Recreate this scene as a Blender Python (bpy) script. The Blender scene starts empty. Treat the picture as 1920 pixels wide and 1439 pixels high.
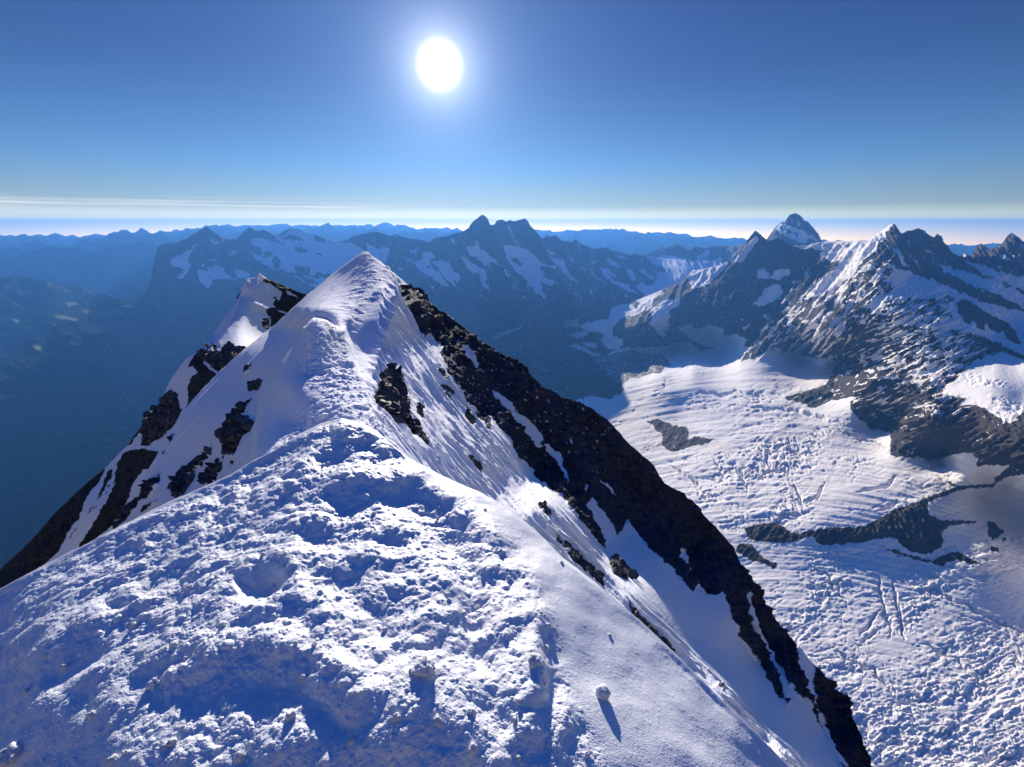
import bpy, bmesh, math, random
import numpy as np
from mathutils import Vector, Matrix
random.seed(7)
np.random.seed(7)
sc = bpy.context.scene
COL = sc.collection

# ------------------------------------------------------------------ camera
F = 870.0; CX = 960.0; CY = 719.5; PITCH = math.radians(19.1)
cp, sp = math.cos(PITCH), math.sin(PITCH)
cam_d = bpy.data.cameras.new('camera'); cam = bpy.data.objects.new('camera', cam_d); COL.objects.link(cam)
cam.location = (0, 0, 0); cam.rotation_euler = (math.radians(90) - PITCH, 0, 0)
cam_d.sensor_fit = 'HORIZONTAL'; cam_d.sensor_width = 36; cam_d.lens = 36 * F / 1920
cam_d.clip_start = 0.05; cam_d.clip_end = 900000
sc.camera = cam

# ------------------------------------------------------------------ sun, sky, exposure
SUN_AZ = math.radians(-7.6)      # left of the camera heading (+Y)
SUN_EL = math.radians(15.2)
sdir = Vector((math.sin(SUN_AZ) * math.cos(SUN_EL), math.cos(SUN_AZ) * math.cos(SUN_EL), math.sin(SUN_EL)))
sun_d = bpy.data.lights.new('sun', 'SUN'); sun_d.energy = 5.0; sun_d.angle = math.radians(0.5); sun_d.color = (1.0, 0.91, 0.79)
sun = bpy.data.objects.new('sun', sun_d); COL.objects.link(sun)
sun.rotation_euler = (-sdir).to_track_quat('-Z', 'Y').to_euler()

w = bpy.data.worlds.new('World'); sc.world = w; w.use_nodes = True
nt = w.node_tree; nt.nodes.clear()
def N(tree, kind, **kw):
    n = tree.nodes.new(kind)
    for k, v in kw.items():
        if k.startswith('i_'):
            n.inputs[int(k[2:])].default_value = v
        else:
            setattr(n, k, v)
    return n
def L(tree, a, b): tree.links.new(a, b)
geo = N(nt, 'ShaderNodeTexCoord')
# the horizon lies about two degrees under eye level at this height: tilt the lookup up a little
add = N(nt, 'ShaderNodeVectorMath', operation='ADD'); add.inputs[1].default_value = (0, 0, 0.03)
L(nt, geo.outputs['Generated'], add.inputs[0])
sky = N(nt, 'ShaderNodeTexSky', sky_type='NISHITA', sun_disc=False, sun_elevation=SUN_EL, sun_rotation=SUN_AZ, altitude=2500, air_density=1.15, dust_density=0.12, ozone_density=3.5)
L(nt, add.outputs[0], sky.inputs['Vector'])
hsv = N(nt, 'ShaderNodeHueSaturation'); hsv.inputs['Saturation'].default_value = 1.12; hsv.inputs['Value'].default_value = 1.0
L(nt, sky.outputs[0], hsv.inputs['Color'])
# aureole and disc of the sun
dot = N(nt, 'ShaderNodeVectorMath', operation='DOT_PRODUCT'); dot.inputs[1].default_value = sdir
nrm = N(nt, 'ShaderNodeVectorMath', operation='NORMALIZE'); L(nt, geo.outputs['Generated'], nrm.inputs[0]); L(nt, nrm.outputs[0], dot.inputs[0])
ac = N(nt, 'ShaderNodeMath', operation='ARCCOSINE', use_clamp=False); L(nt, dot.outputs['Value'], ac.inputs[0])
def glow(width, amp, power):
    d = N(nt, 'ShaderNodeMath', operation='DIVIDE'); L(nt, ac.outputs[0], d.inputs[0]); d.inputs[1].default_value = width
    p = N(nt, 'ShaderNodeMath', operation='POWER'); L(nt, d.outputs[0], p.inputs[0]); p.inputs[1].default_value = power
    m = N(nt, 'ShaderNodeMath', operation='MULTIPLY'); L(nt, p.outputs[0], m.inputs[0]); m.inputs[1].default_value = -1
    e = N(nt, 'ShaderNodeMath', operation='EXPONENT'); L(nt, m.outputs[0], e.inputs[0])
    a = N(nt, 'ShaderNodeMath', operation='MULTIPLY'); L(nt, e.outputs[0], a.inputs[0]); a.inputs[1].default_value = amp
    return a
g1 = glow(math.radians(1.2), 16.0, 2.5)
g2 = glow(math.radians(1.9), 1.1, 1.0)
g3 = glow(math.radians(10), 0.30, 1.0)
s1 = N(nt, 'ShaderNodeMath', operation='ADD'); L(nt, g1.outputs[0], s1.inputs[0]); L(nt, g2.outputs[0], s1.inputs[1])
gc = N(nt, 'ShaderNodeMix', data_type='RGBA', blend_type='MULTIPLY'); gc.inputs[0].default_value = 1
L(nt, s1.outputs[0], gc.inputs[6]); gc.inputs[7].default_value = (1.0, 0.97, 0.93, 1)
gd = N(nt, 'ShaderNodeMix', data_type='RGBA', blend_type='MULTIPLY'); gd.inputs[0].default_value = 1
L(nt, g3.outputs[0], gd.inputs[6]); gd.inputs[7].default_value = (0.35, 0.62, 1.0, 1)
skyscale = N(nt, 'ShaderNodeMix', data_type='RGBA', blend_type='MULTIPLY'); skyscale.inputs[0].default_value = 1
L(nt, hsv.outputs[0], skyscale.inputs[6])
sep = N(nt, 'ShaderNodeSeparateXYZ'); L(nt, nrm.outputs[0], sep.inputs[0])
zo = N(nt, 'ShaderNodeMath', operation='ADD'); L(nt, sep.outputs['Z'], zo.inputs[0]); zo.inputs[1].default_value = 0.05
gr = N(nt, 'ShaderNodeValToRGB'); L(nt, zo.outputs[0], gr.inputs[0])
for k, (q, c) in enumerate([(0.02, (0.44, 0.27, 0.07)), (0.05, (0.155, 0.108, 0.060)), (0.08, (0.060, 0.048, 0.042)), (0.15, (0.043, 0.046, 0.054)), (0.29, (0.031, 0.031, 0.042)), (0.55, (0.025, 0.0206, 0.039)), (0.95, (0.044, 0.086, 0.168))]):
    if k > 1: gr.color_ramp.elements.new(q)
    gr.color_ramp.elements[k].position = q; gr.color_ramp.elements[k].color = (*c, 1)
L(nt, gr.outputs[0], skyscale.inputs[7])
# thin streaks of cirrus low over the horizon
cmap = N(nt, 'ShaderNodeMapping'); cmap.inputs['Scale'].default_value = (2.2, 2.2, 150); L(nt, nrm.outputs[0], cmap.inputs[0])
cn = N(nt, 'ShaderNodeTexNoise'); cn.inputs['Scale'].default_value = 1.0; cn.inputs['Detail'].default_value = 4; L(nt, cmap.outputs[0], cn.inputs['Vector'])
cr = N(nt, 'ShaderNodeValToRGB'); L(nt, cn.outputs[0], cr.inputs[0]); cr.color_ramp.elements[0].position = 0.46; cr.color_ramp.elements[1].position = 0.66
cb = N(nt, 'ShaderNodeValToRGB'); L(nt, sep.outputs['Z'], cb.inputs[0])
for k, (q, v_) in enumerate([(0.004, 0), (0.014, 0.6), (0.026, 1), (0.045, 0)]):
    if k > 1: cb.color_ramp.elements.new(q)
    cb.color_ramp.elements[k].position = q; cb.color_ramp.elements[k].color = (v_, v_, v_, 1)
cx_ = N(nt, 'ShaderNodeMapRange'); L(nt, sep.outputs['X'], cx_.inputs[0]); cx_.inputs[1].default_value = 0.0; cx_.inputs[2].default_value = -0.35
cm = N(nt, 'ShaderNodeMath', operation='MULTIPLY'); L(nt, cr.outputs[0], cm.inputs[0]); L(nt, cb.outputs[0], cm.inputs[1])
cm2 = N(nt, 'ShaderNodeMath', operation='MULTIPLY'); L(nt, cm.outputs[0], cm2.inputs[0]); L(nt, cx_.outputs[0], cm2.inputs[1])
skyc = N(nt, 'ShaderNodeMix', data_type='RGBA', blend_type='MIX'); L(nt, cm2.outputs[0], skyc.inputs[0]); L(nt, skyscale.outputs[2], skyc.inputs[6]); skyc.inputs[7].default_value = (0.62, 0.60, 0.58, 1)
a1 = N(nt, 'ShaderNodeMix', data_type='RGBA', blend_type='ADD'); a1.inputs[0].default_value = 1
L(nt, skyc.outputs[2], a1.inputs[6]); L(nt, gc.outputs[2], a1.inputs[7])
a2 = N(nt, 'ShaderNodeMix', data_type='RGBA', blend_type='ADD'); a2.inputs[0].default_value = 1
L(nt, a1.outputs[2], a2.inputs[6]); L(nt, gd.outputs[2], a2.inputs[7])
bg = N(nt, 'ShaderNodeBackground'); bg.inputs[1].default_value = 1.0
L(nt, a2.outputs[2], bg.inputs[0])
wo = N(nt, 'ShaderNodeOutputWorld'); L(nt, bg.outputs[0], wo.inputs[0])
w.cycles.sampling_method = 'MANUAL'; w.cycles.sample_map_resolution = 1024
sc.view_settings.view_transform = 'Standard'; sc.view_settings.look = 'None'; sc.view_settings.gamma = 1
sc.view_settings.exposure = 0.65
cy = sc.cycles
cy.max_bounces = 6; cy.diffuse_bounces = 3; cy.glossy_bounces = 2; cy.transmission_bounces = 2; cy.volume_bounces = 0; cy.transparent_max_bounces = 4
cy.use_denoising = True; cy.sample_clamp_indirect = 4.0

# ------------------------------------------------------------------ maths helpers
def dirs(px, py):
    px = np.asarray(px, float); py = np.asarray(py, float)
    x = (px - CX) / F; y = (CY - py) / F
    d = np.stack([x, y * sp + cp, y * cp - sp], -1)
    return d / np.linalg.norm(d, axis=-1, keepdims=True)
def P(px, py, r):
    return dirs(px, py) * np.asarray(r, float)[..., None]
def rz(px, py, z):
    return z / dirs(px, py)[..., 2]

def _h(ix, iy, iz, seed):
    h = (ix.astype(np.uint32) * np.uint32(374761393) + iy.astype(np.uint32) * np.uint32(668265263)
         + iz.astype(np.uint32) * np.uint32(2147483647 - 1442695040 % 2147483647) + np.uint32(seed * 974711 % 4294967291))
    h = (h ^ (h >> np.uint32(13))) * np.uint32(1274126177)
    h = h ^ (h >> np.uint32(16))
    h = h * np.uint32(2246822519); h = h ^ (h >> np.uint32(15))
    return h
def noise(p, seed=0):
    """gradient noise, p (...,3), about -1..1"""
    sh = p.shape[:-1]; p = p.reshape(-1, 3)
    i = np.floor(p).astype(np.int64); f = (p - i).astype(np.float32)
    u = f * f * f * (f * (f * 6 - 15) + 10)
    out = np.zeros(len(p), np.float32)
    i32 = i.astype(np.int32)
    for dx in (0, 1):
        wx = u[:, 0] if dx else 1 - u[:, 0]
        for dy in (0, 1):
            wy = u[:, 1] if dy else 1 - u[:, 1]
            for dz in (0, 1):
                wz = u[:, 2] if dz else 1 - u[:, 2]
                h = _h(i32[:, 0] + dx, i32[:, 1] + dy, i32[:, 2] + dz, seed)
                gx = ((h & np.uint32(1023)).astype(np.float32) / 511.5 - 1)
                gy = (((h >> np.uint32(10)) & np.uint32(1023)).astype(np.float32) / 511.5 - 1)
                gz = (((h >> np.uint32(20)) & np.uint32(1023)).astype(np.float32) / 511.5 - 1)
                out += wx * wy * wz * (gx * (f[:, 0] - dx) + gy * (f[:, 1] - dy) + gz * (f[:, 2] - dz))
    return (out * 1.3).reshape(sh)
def fbm(p, oct=5, seed=0, lac=2.03, gain=0.5):
    a = 1.0; s = 0; t = 0; p = np.asarray(p, float)
    for k in range(oct):
        s = s + a * noise(p, seed + k * 17); t += a; a *= gain; p = p * lac + 11.3
    return s / t
def ridged(p, oct=5, seed=0, lac=2.03, gain=0.5):
    a = 1.0; s = 0; t = 0; p = np.asarray(p, float); prev = 1.0
    for k in range(oct):
        n = (1 - np.abs(noise(p, seed + k * 17)) * 1.7).clip(0, 1) ** 2
        s = s + a * n * prev; t += a; prev = n.clip(0, 1); a *= gain; p = p * lac + 11.3
    return s / t
def billow(p, oct=4, seed=0, lac=2.1, gain=0.5):
    a = 1.0; s = 0; t = 0; p = np.asarray(p, float)
    for k in range(oct):
        s = s + a * np.abs(noise(p, seed + k * 17)) * 2; t += a; a *= gain; p = p * lac + 11.3
    return s / t
def v2(X, Y, ang=0, sx=1, sy=1, z=0.0):
    """noise coordinates with a turned, stretched grain; ang in degrees of the grain direction (y down)"""
    c, s = math.cos(math.radians(ang)), math.sin(math.radians(ang))
    u = X * c + Y * s; v = -X * s + Y * c
    return np.stack([u / sx, v / sy, np.full_like(u, z)], -1)
def sstep(a, b, x):
    t = ((x - a) / (b - a)).clip(0, 1); return t * t * (3 - 2 * t)
def sdist(X, Y, poly, margin=40.0):
    """signed distance to a polygon in control units, positive inside; -margin far away"""
    poly = np.asarray(poly, float); sh = X.shape; x = X.ravel(); y = Y.ravel()
    out = np.full(x.shape, -margin)
    m = (x > poly[:, 0].min() - margin) & (x < poly[:, 0].max() + margin) & (y > poly[:, 1].min() - margin) & (y < poly[:, 1].max() + margin)
    if not m.any(): return out.reshape(sh)
    xs, ys = x[m], y[m]; d = np.full(xs.shape, 1e9); ins = np.zeros(xs.shape, bool)
    n = len(poly)
    for k in range(n):
        ax, ay = poly[k]; bx, by = poly[(k + 1) % n]
        ex, ey = bx - ax, by - ay; l2 = ex * ex + ey * ey + 1e-9
        t = (((xs - ax) * ex + (ys - ay) * ey) / l2).clip(0, 1)
        d = np.minimum(d, (xs - ax - t * ex) ** 2 + (ys - ay - t * ey) ** 2)
        if ay != by:
            c = ((ay > ys) != (by > ys)) & (xs < (bx - ax) * (ys - ay) / (by - ay) + ax)
            ins ^= c
    d = np.sqrt(d); out[m] = np.where(ins, d, -d)
    return out.clip(-margin, margin).reshape(sh)
def ldist(X, Y, line, margin=120.0):
    """distance to a polyline and position 0..1 along it"""
    line = np.asarray(line, float); d = np.full(X.shape, margin * margin); T = np.zeros(X.shape)
    seg = np.hypot(*np.diff(line, axis=0).T); tot = seg.sum(); acc = 0
    for k in range(len(line) - 1):
        ax, ay = line[k]; ex, ey = line[k + 1] - line[k]; l2 = ex * ex + ey * ey + 1e-9
        t = (((X - ax) * ex + (Y - ay) * ey) / l2).clip(0, 1)
        q = (X - ax - t * ex) ** 2 + (Y - ay - t * ey) ** 2
        c = q < d; d = np.where(c, q, d); T = np.where(c, (acc + t * seg[k]) / tot, T); acc += seg[k]
    return np.sqrt(d), T
def polys(X, Y, plus=(), minus=(), base=-1.0, warp=3.0, grain=14.0, seed=3, soft=2.2):
    """0..1 field, 1 inside the plus polygons and outside the minus ones, outlines roughened"""
    wx = X + warp * fbm(np.stack([X / grain, Y / grain, np.full_like(X, 1.7)], -1), 4, seed) * 2
    wy = Y + warp * fbm(np.stack([X / grain, Y / grain, np.full_like(X, 7.7)], -1), 4, seed + 5) * 2
    f = np.full(X.shape, base * 40.0)
    for p in plus: f = np.maximum(f, sdist(wx, wy, p))
    for p in minus: f = np.minimum(f, -sdist(wx, wy, p))
    return (0.5 + f / (2 * soft)).clip(0, 1)

class Depth:
    """smooth range surface through control points (x, y, r); r<0 stands for a height in metres"""
    def __init__(self, pts, smooth=0.0):
        a = np.array(pts, float)
        r = np.where(a[:, 2] > 0, a[:, 2], 0)
        z = a[:, 2] < 0
        if z.any(): r[z] = rz(a[z, 0], a[z, 1], a[z, 2])
        self.c = a[:, :2] / 500.0; n = len(a)
        K = self.k(self.c, self.c) + np.eye(n) * smooth
        Q = np.hstack([np.ones((n, 1)), self.c])
        A = np.block([[K, Q], [Q.T, np.zeros((3, 3))]])
        self.w = np.linalg.solve(A, np.concatenate([np.log(r), np.zeros(3)]))
    @staticmethod
    def k(a, b):
        d = np.sqrt(((a[:, None] - b[None]) ** 2).sum(-1))
        return np.where(d > 0, d * d * np.log(d + 1e-12), 0)
    def __call__(self, X, Y):
        q = np.stack([X.ravel(), Y.ravel()], -1) / 500.0; n = len(self.c); out = np.empty(len(q))
        for s in range(0, len(q), 40000):
            b = q[s:s + 40000]
            out[s:s + 40000] = self.k(b, self.c) @ self.w[:n] + self.w[n] + b @ self.w[n + 1:]
        return np.exp(out).reshape(X.shape)

def grid_mesh(name, V, mat, attrs, smooth=True):
    """V (rows, cols, 3)"""
    nr, nc = V.shape[:2]
    me = bpy.data.meshes.new(name)
    me.vertices.add(nr * nc); me.vertices.foreach_set('co', V.reshape(-1).astype(np.float32))
    i = np.arange(nr * nc).reshape(nr, nc)
    q = np.stack([i[:-1, :-1], i[1:, :-1], i[1:, 1:], i[:-1, 1:]], -1).reshape(-1, 4)
    me.loops.add(q.size); me.loops.foreach_set('vertex_index', q.reshape(-1).astype(np.int32))
    me.polygons.add(len(q)); me.polygons.foreach_set('loop_start', np.arange(0, q.size, 4, dtype=np.int32))
    me.polygons.foreach_set('loop_total', np.full(len(q), 4, np.int32))
    me.polygons.foreach_set('use_smooth', np.full(len(q), smooth))
    me.update(calc_edges=True)
    for k, a in attrs.items():
        at = me.attributes.new(k, 'FLOAT', 'POINT'); at.data.foreach_set('value', a.reshape(-1).astype(np.float32))
    me.materials.append(mat)
    o = bpy.data.objects.new(name, me); COL.objects.link(o)
    return o
def tag(o, label=None, cat=None, group=None, kind=None):
    if label: o['label'] = label
    if cat: o['category'] = cat
    if group: o['group'] = group
    if kind: o['kind'] = kind
    return o

def sheet(name, top, bottom, depth, mat, step=2.0, stepy=None, relief=None, mask=None, tint=None,
          jag=(0, 20), back=(0.03, 0.5, 6), xr=None, seed=1, crest_fade=6.0, vertical=False, vpow=1.0):
    """a mountain flank: crest line `top`, foot line `bottom`, ranges from `depth`, real relief along the
    surface normal, and a far slope behind the crest so that it is solid ground from any side"""
    top = np.array(top, float); bottom = np.array(bottom, float)
    x0, x1 = xr if xr else (top[0, 0], top[-1, 0])
    nc = int((x1 - x0) / step) + 1; xs = np.linspace(x0, x1, nc)
    ty = np.interp(xs, top[:, 0], top[:, 1]); by = np.interp(xs, bottom[:, 0], bottom[:, 1])
    if jag[0]:
        ty = ty + jag[0] * fbm(np.stack([xs / jag[1], np.full_like(xs, seed * 3.1), np.zeros_like(xs)], -1), 5, seed) * 1.6
    by = np.maximum(by, ty + 4)
    nr = int((by - ty).max() / (stepy or step)) + 2
    v = np.linspace(0, 1, nr)[:, None] ** vpow
    X = np.repeat(xs[None], nr, 0); Y = ty[None] * (1 - v) + by[None] * v
    R = depth(X, Y); V = P(X, Y, R)
    gy, gx = np.gradient(V, axis=0), np.gradient(V, axis=1)
    nrm = np.cross(gy, gx); ln = np.linalg.norm(nrm, axis=-1, keepdims=True) + 1e-12; nrm = nrm / ln
    flip = (nrm * V).sum(-1, keepdims=True) > 0; nrm = np.where(flip, -nrm, nrm)
    if vertical: nrm = nrm * 0 + np.array([0, 0, 1.0])
    rel = np.zeros(X.shape)
    if relief is not None:
        rel = relief(X, Y, V) * R / F
        if crest_fade: rel = rel * (0.15 + 0.85 * sstep(0, crest_fade, Y - ty[None]))
    V = V + nrm * rel[..., None]
    A = {'snow': mask(X, Y, V) if mask else np.ones(X.shape)}
    A['tint'] = tint(X, Y, V) if tint else np.zeros(X.shape)
    # far side
    c = V[0]; hd = c / np.linalg.norm(c, axis=1, keepdims=True)
    rr = R[0][:, None]; rows = []
    for k in range(back[2], 0, -1):
        s = rr * back[0] * k ** 1.5
        rows.append(c + hd * s + np.array([0, 0, -1.0]) * s * back[1] * (0.6 + 0.08 * k))
    if rows:
        V = np.concatenate([np.array(rows), V], 0)
        for a in A: A[a] = np.concatenate([np.repeat(A[a][:1], len(rows), 0), A[a]], 0)
    return grid_mesh(name, V, mat, A)

# ------------------------------------------------------------------ materials
def new_mat(name):
    m = bpy.data.materials.new(name); m.use_nodes = True; t = m.node_tree; t.nodes.clear()
    o = N(t, 'ShaderNodeOutputMaterial'); b = N(t, 'ShaderNodeBsdfPrincipled'); L(t, b.outputs[0], o.inputs[0])
    return m, t, b
def nz(t, co, scale, detail=6, rough=0.55, vec=None):
    n = N(t, 'ShaderNodeTexNoise'); n.inputs['Scale'].default_value = scale; n.inputs['Detail'].default_value = detail; n.inputs['Roughness'].default_value = rough
    L(t, co, n.inputs['Vector']); return n
def ramp(t, fac, stops):
    r = N(t, 'ShaderNodeValToRGB'); e = r.color_ramp.elements
    while len(e) < len(stops): e.new(0.5)
    for k, (p, c) in enumerate(stops):
        e[k].position = p; e[k].color = c if len(c) == 4 else (*c, 1)
    L(t, fac, r.inputs[0]); return r
def mix(t, fac, a, b, mode='MIX'):
    m = N(t, 'ShaderNodeMix', data_type='RGBA', blend_type=mode)
    if isinstance(fac, (int, float)): m.inputs[0].default_value = fac
    else: L(t, fac, m.inputs[0])
    for s, k in ((a, 6), (b, 7)):
        if isinstance(s, tuple): m.inputs[k].default_value = (*s, 1) if len(s) == 3 else s
        else: L(t, s, m.inputs[k])
    return m.outputs[2]
def math_(t, op, a, b=None, clamp=False):
    m = N(t, 'ShaderNodeMath', operation=op, use_clamp=clamp)
    for s, k in ((a, 0), (b, 1)):
        if s is None: continue
        if isinstance(s, (int, float)): m.inputs[k].default_value = s
        else: L(t, s, m.inputs[k])
    return m.outputs[0]

def terrain_mat(name, s, rock=((0.035, 0.037, 0.045), (0.12, 0.115, 0.115)), snow=(0.82, 0.85, 0.9), tint=(0.4, 0.33, 0.25),
                edge=0.35, sharp=0.12, warm=(1.1, .95, .8), rb=0.6, sb=0.15, spec=0.08, stretch=(1, 1, 1), specks=0.0):
    """s = size in metres of the smallest features"""
    m, t, b = new_mat(name)
    tc = N(t, 'ShaderNodeTexCoord').outputs['Object']
    mp = N(t, 'ShaderNodeMapping'); L(t, tc, mp.inputs[0]); mp.inputs['Scale'].default_value = stretch
    co = mp.outputs[0]
    n1 = nz(t, co, 0.25 / s, 8, 0.62); n2 = nz(t, co, 0.03 / s, 4); n3 = nz(t, co, 1.0 / s, 3)
    at = N(t, 'ShaderNodeAttribute', attribute_name='snow').outputs['Fac']
    ti = N(t, 'ShaderNodeAttribute', attribute_name='tint').outputs['Fac']
    e1 = math_(t, 'MULTIPLY', math_(t, 'SUBTRACT', n1.outputs[0], 0.5), edge * 2)
    f = math_(t, 'ADD', at, e1)
    f = ramp(t, f, [(0.5 - sharp, (0, 0, 0)), (0.5 + sharp, (1, 1, 1))]).outputs[0]
    n4 = nz(t, co, 1.1 / s, 4, 0.7)
    rc = mix(t, ramp(t, mix(t, 0.45, n1.outputs[0], n4.outputs[0]), [(0.38, (0, 0, 0)), (0.62, (1, 1, 1))]).outputs[0], rock[0], rock[1])
    rc = mix(t, ramp(t, n2.outputs[0], [(0.4, (0, 0, 0)), (0.6, (1, 1, 1))]).outputs[0], rc, mix(t, 0.5, rc, (rock[1][0] * warm[0], rock[1][1] * warm[1], rock[1][2] * warm[2])))
    if specks:
        sp_ = ramp(t, n3.outputs[0], [(0.62, (0, 0, 0)), (0.68, (1, 1, 1))]).outputs[0]
        rc = mix(t, math_(t, 'MULTIPLY', sp_, specks), rc, snow)
    s2 = mix(t, n2.outputs[0], snow, tuple(c * 0.93 for c in snow))
    s2 = mix(t, ti, s2, tint)
    L(t, mix(t, f, rc, s2), b.inputs['Base Color'])
    b.inputs['Roughness'].default_value = 0.85; b.inputs['Specular IOR Level'].default_value = spec
    bs = math_(t, 'ADD', math_(t, 'MULTIPLY', f, sb - rb), rb)
    bp = N(t, 'ShaderNodeBump'); bp.inputs['Distance'].default_value = s * 2.0; L(t, bs, bp.inputs['Strength']); L(t, n1.outputs[0], bp.inputs['Height'])
    L(t, bp.outputs[0], b.inputs['Normal'])
    return m


# ------------------------------------------------------------------ ground sheet to the horizon
def plain():
    m, t, b = new_mat('valley_ground_far')
    tc = N(t, 'ShaderNodeTexCoord').outputs['Object']
    n = nz(t, tc, 0.0004, 6); c = ramp(t, n.outputs[0], [(0.4, (0.03, 0.05, 0.03)), (0.6, (0.07, 0.09, 0.05))]).outputs[0]
    L(t, c, b.inputs['Base Color']); b.inputs['Roughness'].default_value = 0.95
    n_ = 60; xs = np.linspace(-52000, 52000, n_); ys = np.linspace(-15000, 36900, n_)
    X, Y = np.meshgrid(xs, ys)
    V = np.stack([X, Y, np.full_like(X, -3000.0)], -1)
    o = grid_mesh('ground', V, m, {}); tag(o, kind='structure')
plain()

M_far = terrain_mat('far_rock', 120, rock=((0.02, 0.026, 0.03), (0.05, 0.056, 0.055)), edge=0.5, spec=0.0)
M_peak = terrain_mat('alpine_rock', 16, edge=0.5)
M_valley = terrain_mat('valley_green', 60, rock=((0.012, 0.026, 0.016), (0.03, 0.045, 0.026)), snow=(0.20, 0.23, 0.10), tint=(0.10, 0.09, 0.075), edge=0.4, spec=0.0)

# ------------------------------------------------------------------ far ranges
def farrange(top, r, seed, jag, zb=-2600, snow=0.0, mat=None, foot=90, name='mountain_range'):
    t = np.array(top, float)
    bot = [(t[0, 0], t[0, 1] + foot), (t[-1, 0], t[-1, 1] + foot)]
    def dp(X, Y):
        ty = np.interp(X[0] if X.ndim > 1 else X, t[:, 0], t[:, 1])
        k = ((Y - ty) / foot).clip(-0.3, 1.3)
        return r * (1 - 0.09 * k) * (1 + 0.03 * fbm(v2(X, Y, 0, 90, 200), 3, seed))
    def rel(X, Y, V): return 5.0 * (ridged(v2(X, Y, 78, 34, 9), 4, seed) - .3) + 3 * fbm(v2(X, Y, 0, 25, 25), 4, seed)
    def mk(X, Y, V):
        return (snow + 0.5 * fbm(v2(X, Y, 70, 12, 5), 4, seed + 2)).clip(0, 1) if snow else np.zeros(X.shape)
    o = sheet(name, t, bot, dp, mat or M_far, step=3, stepy=3, relief=rel, mask=mk, jag=jag, seed=seed, back=(0.02, 0.4, 4))
    tag(o, kind='structure')
farrange([(-80, 440), (60, 441), (200, 441), (300, 436), (420, 424), (433, 421), (450, 422), (470, 425), (505, 421), (520, 419), (545, 424), (600, 424), (640, 422), (668, 423), (700, 422), (720, 417), (745, 423), (765, 424), (780, 430), (850, 428), (900, 432), (1000, 432), (1040, 433), (1100, 433), (1165, 431), (1185, 435), (1220, 438), (1258, 436), (1290, 442), (1340, 446), (1400, 450), (1500, 452), (1700, 458), (2000, 460)], 32000, 11, (8, 24), foot=40)
farrange([(-80, 455), (0, 450), (45, 443), (80, 444), (130, 447), (150, 442), (165, 446), (200, 442), (230, 440), (260, 440), (310, 437), (345, 430), (370, 428), (400, 424), (430, 428), (500, 430), (545, 425), (600, 429), (650, 426), (690, 427), (715, 424), (760, 430), (800, 433), (850, 431), (1000, 436), (1050, 434), (1120, 433), (1180, 437), (1240, 438), (1300, 446), (1360, 449), (1500, 452), (1700, 460), (2000, 464)], 27500, 12, (13, 26), foot=60)
farrange([(-80, 470), (0, 459), (50, 457), (62, 452), (85, 455), (110, 458), (140, 458), (218, 436), (235, 436), (265, 434), (290, 436), (310, 441), (340, 436), (370, 432), (420, 430), (445, 432), (470, 427), (520, 436), (560, 431), (600, 426), (640, 430), (700, 434), (760, 437), (800, 438), (860, 434), (900, 442), (1070, 446), (1100, 444), (1140, 450), (1170, 449), (1202, 446), (1240, 452), (1270, 446), (1310, 452), (1380, 455), (1480, 460), (1900, 480)], 24000, 13, (15, 24), snow=0.05, foot=80)
farrange([(-80, 468), (0, 462), (60, 458), (80, 457), (100, 467), (140, 470), (150, 449), (190, 450), (222, 438), (260, 442), (300, 440), (340, 445), (400, 440), (480, 440), (560, 440), (640, 440), (700, 436), (760, 441), (830, 437), (880, 432), (940, 440), (1060, 455), (1130, 458), (1200, 462), (1260, 460), (1330, 462), (1400, 468), (1600, 480)], 21000, 14, (15, 22), snow=0.08, foot=90)
farrange([(-120, 500), (-40, 495), (0, 490), (30, 480), (70, 469), (100, 462), (125, 468), (180, 466), (215, 457), (240, 460), (258, 457), (300, 463), (400, 470), (520, 480)], 18000, 15, (10, 30), foot=130)

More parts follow.
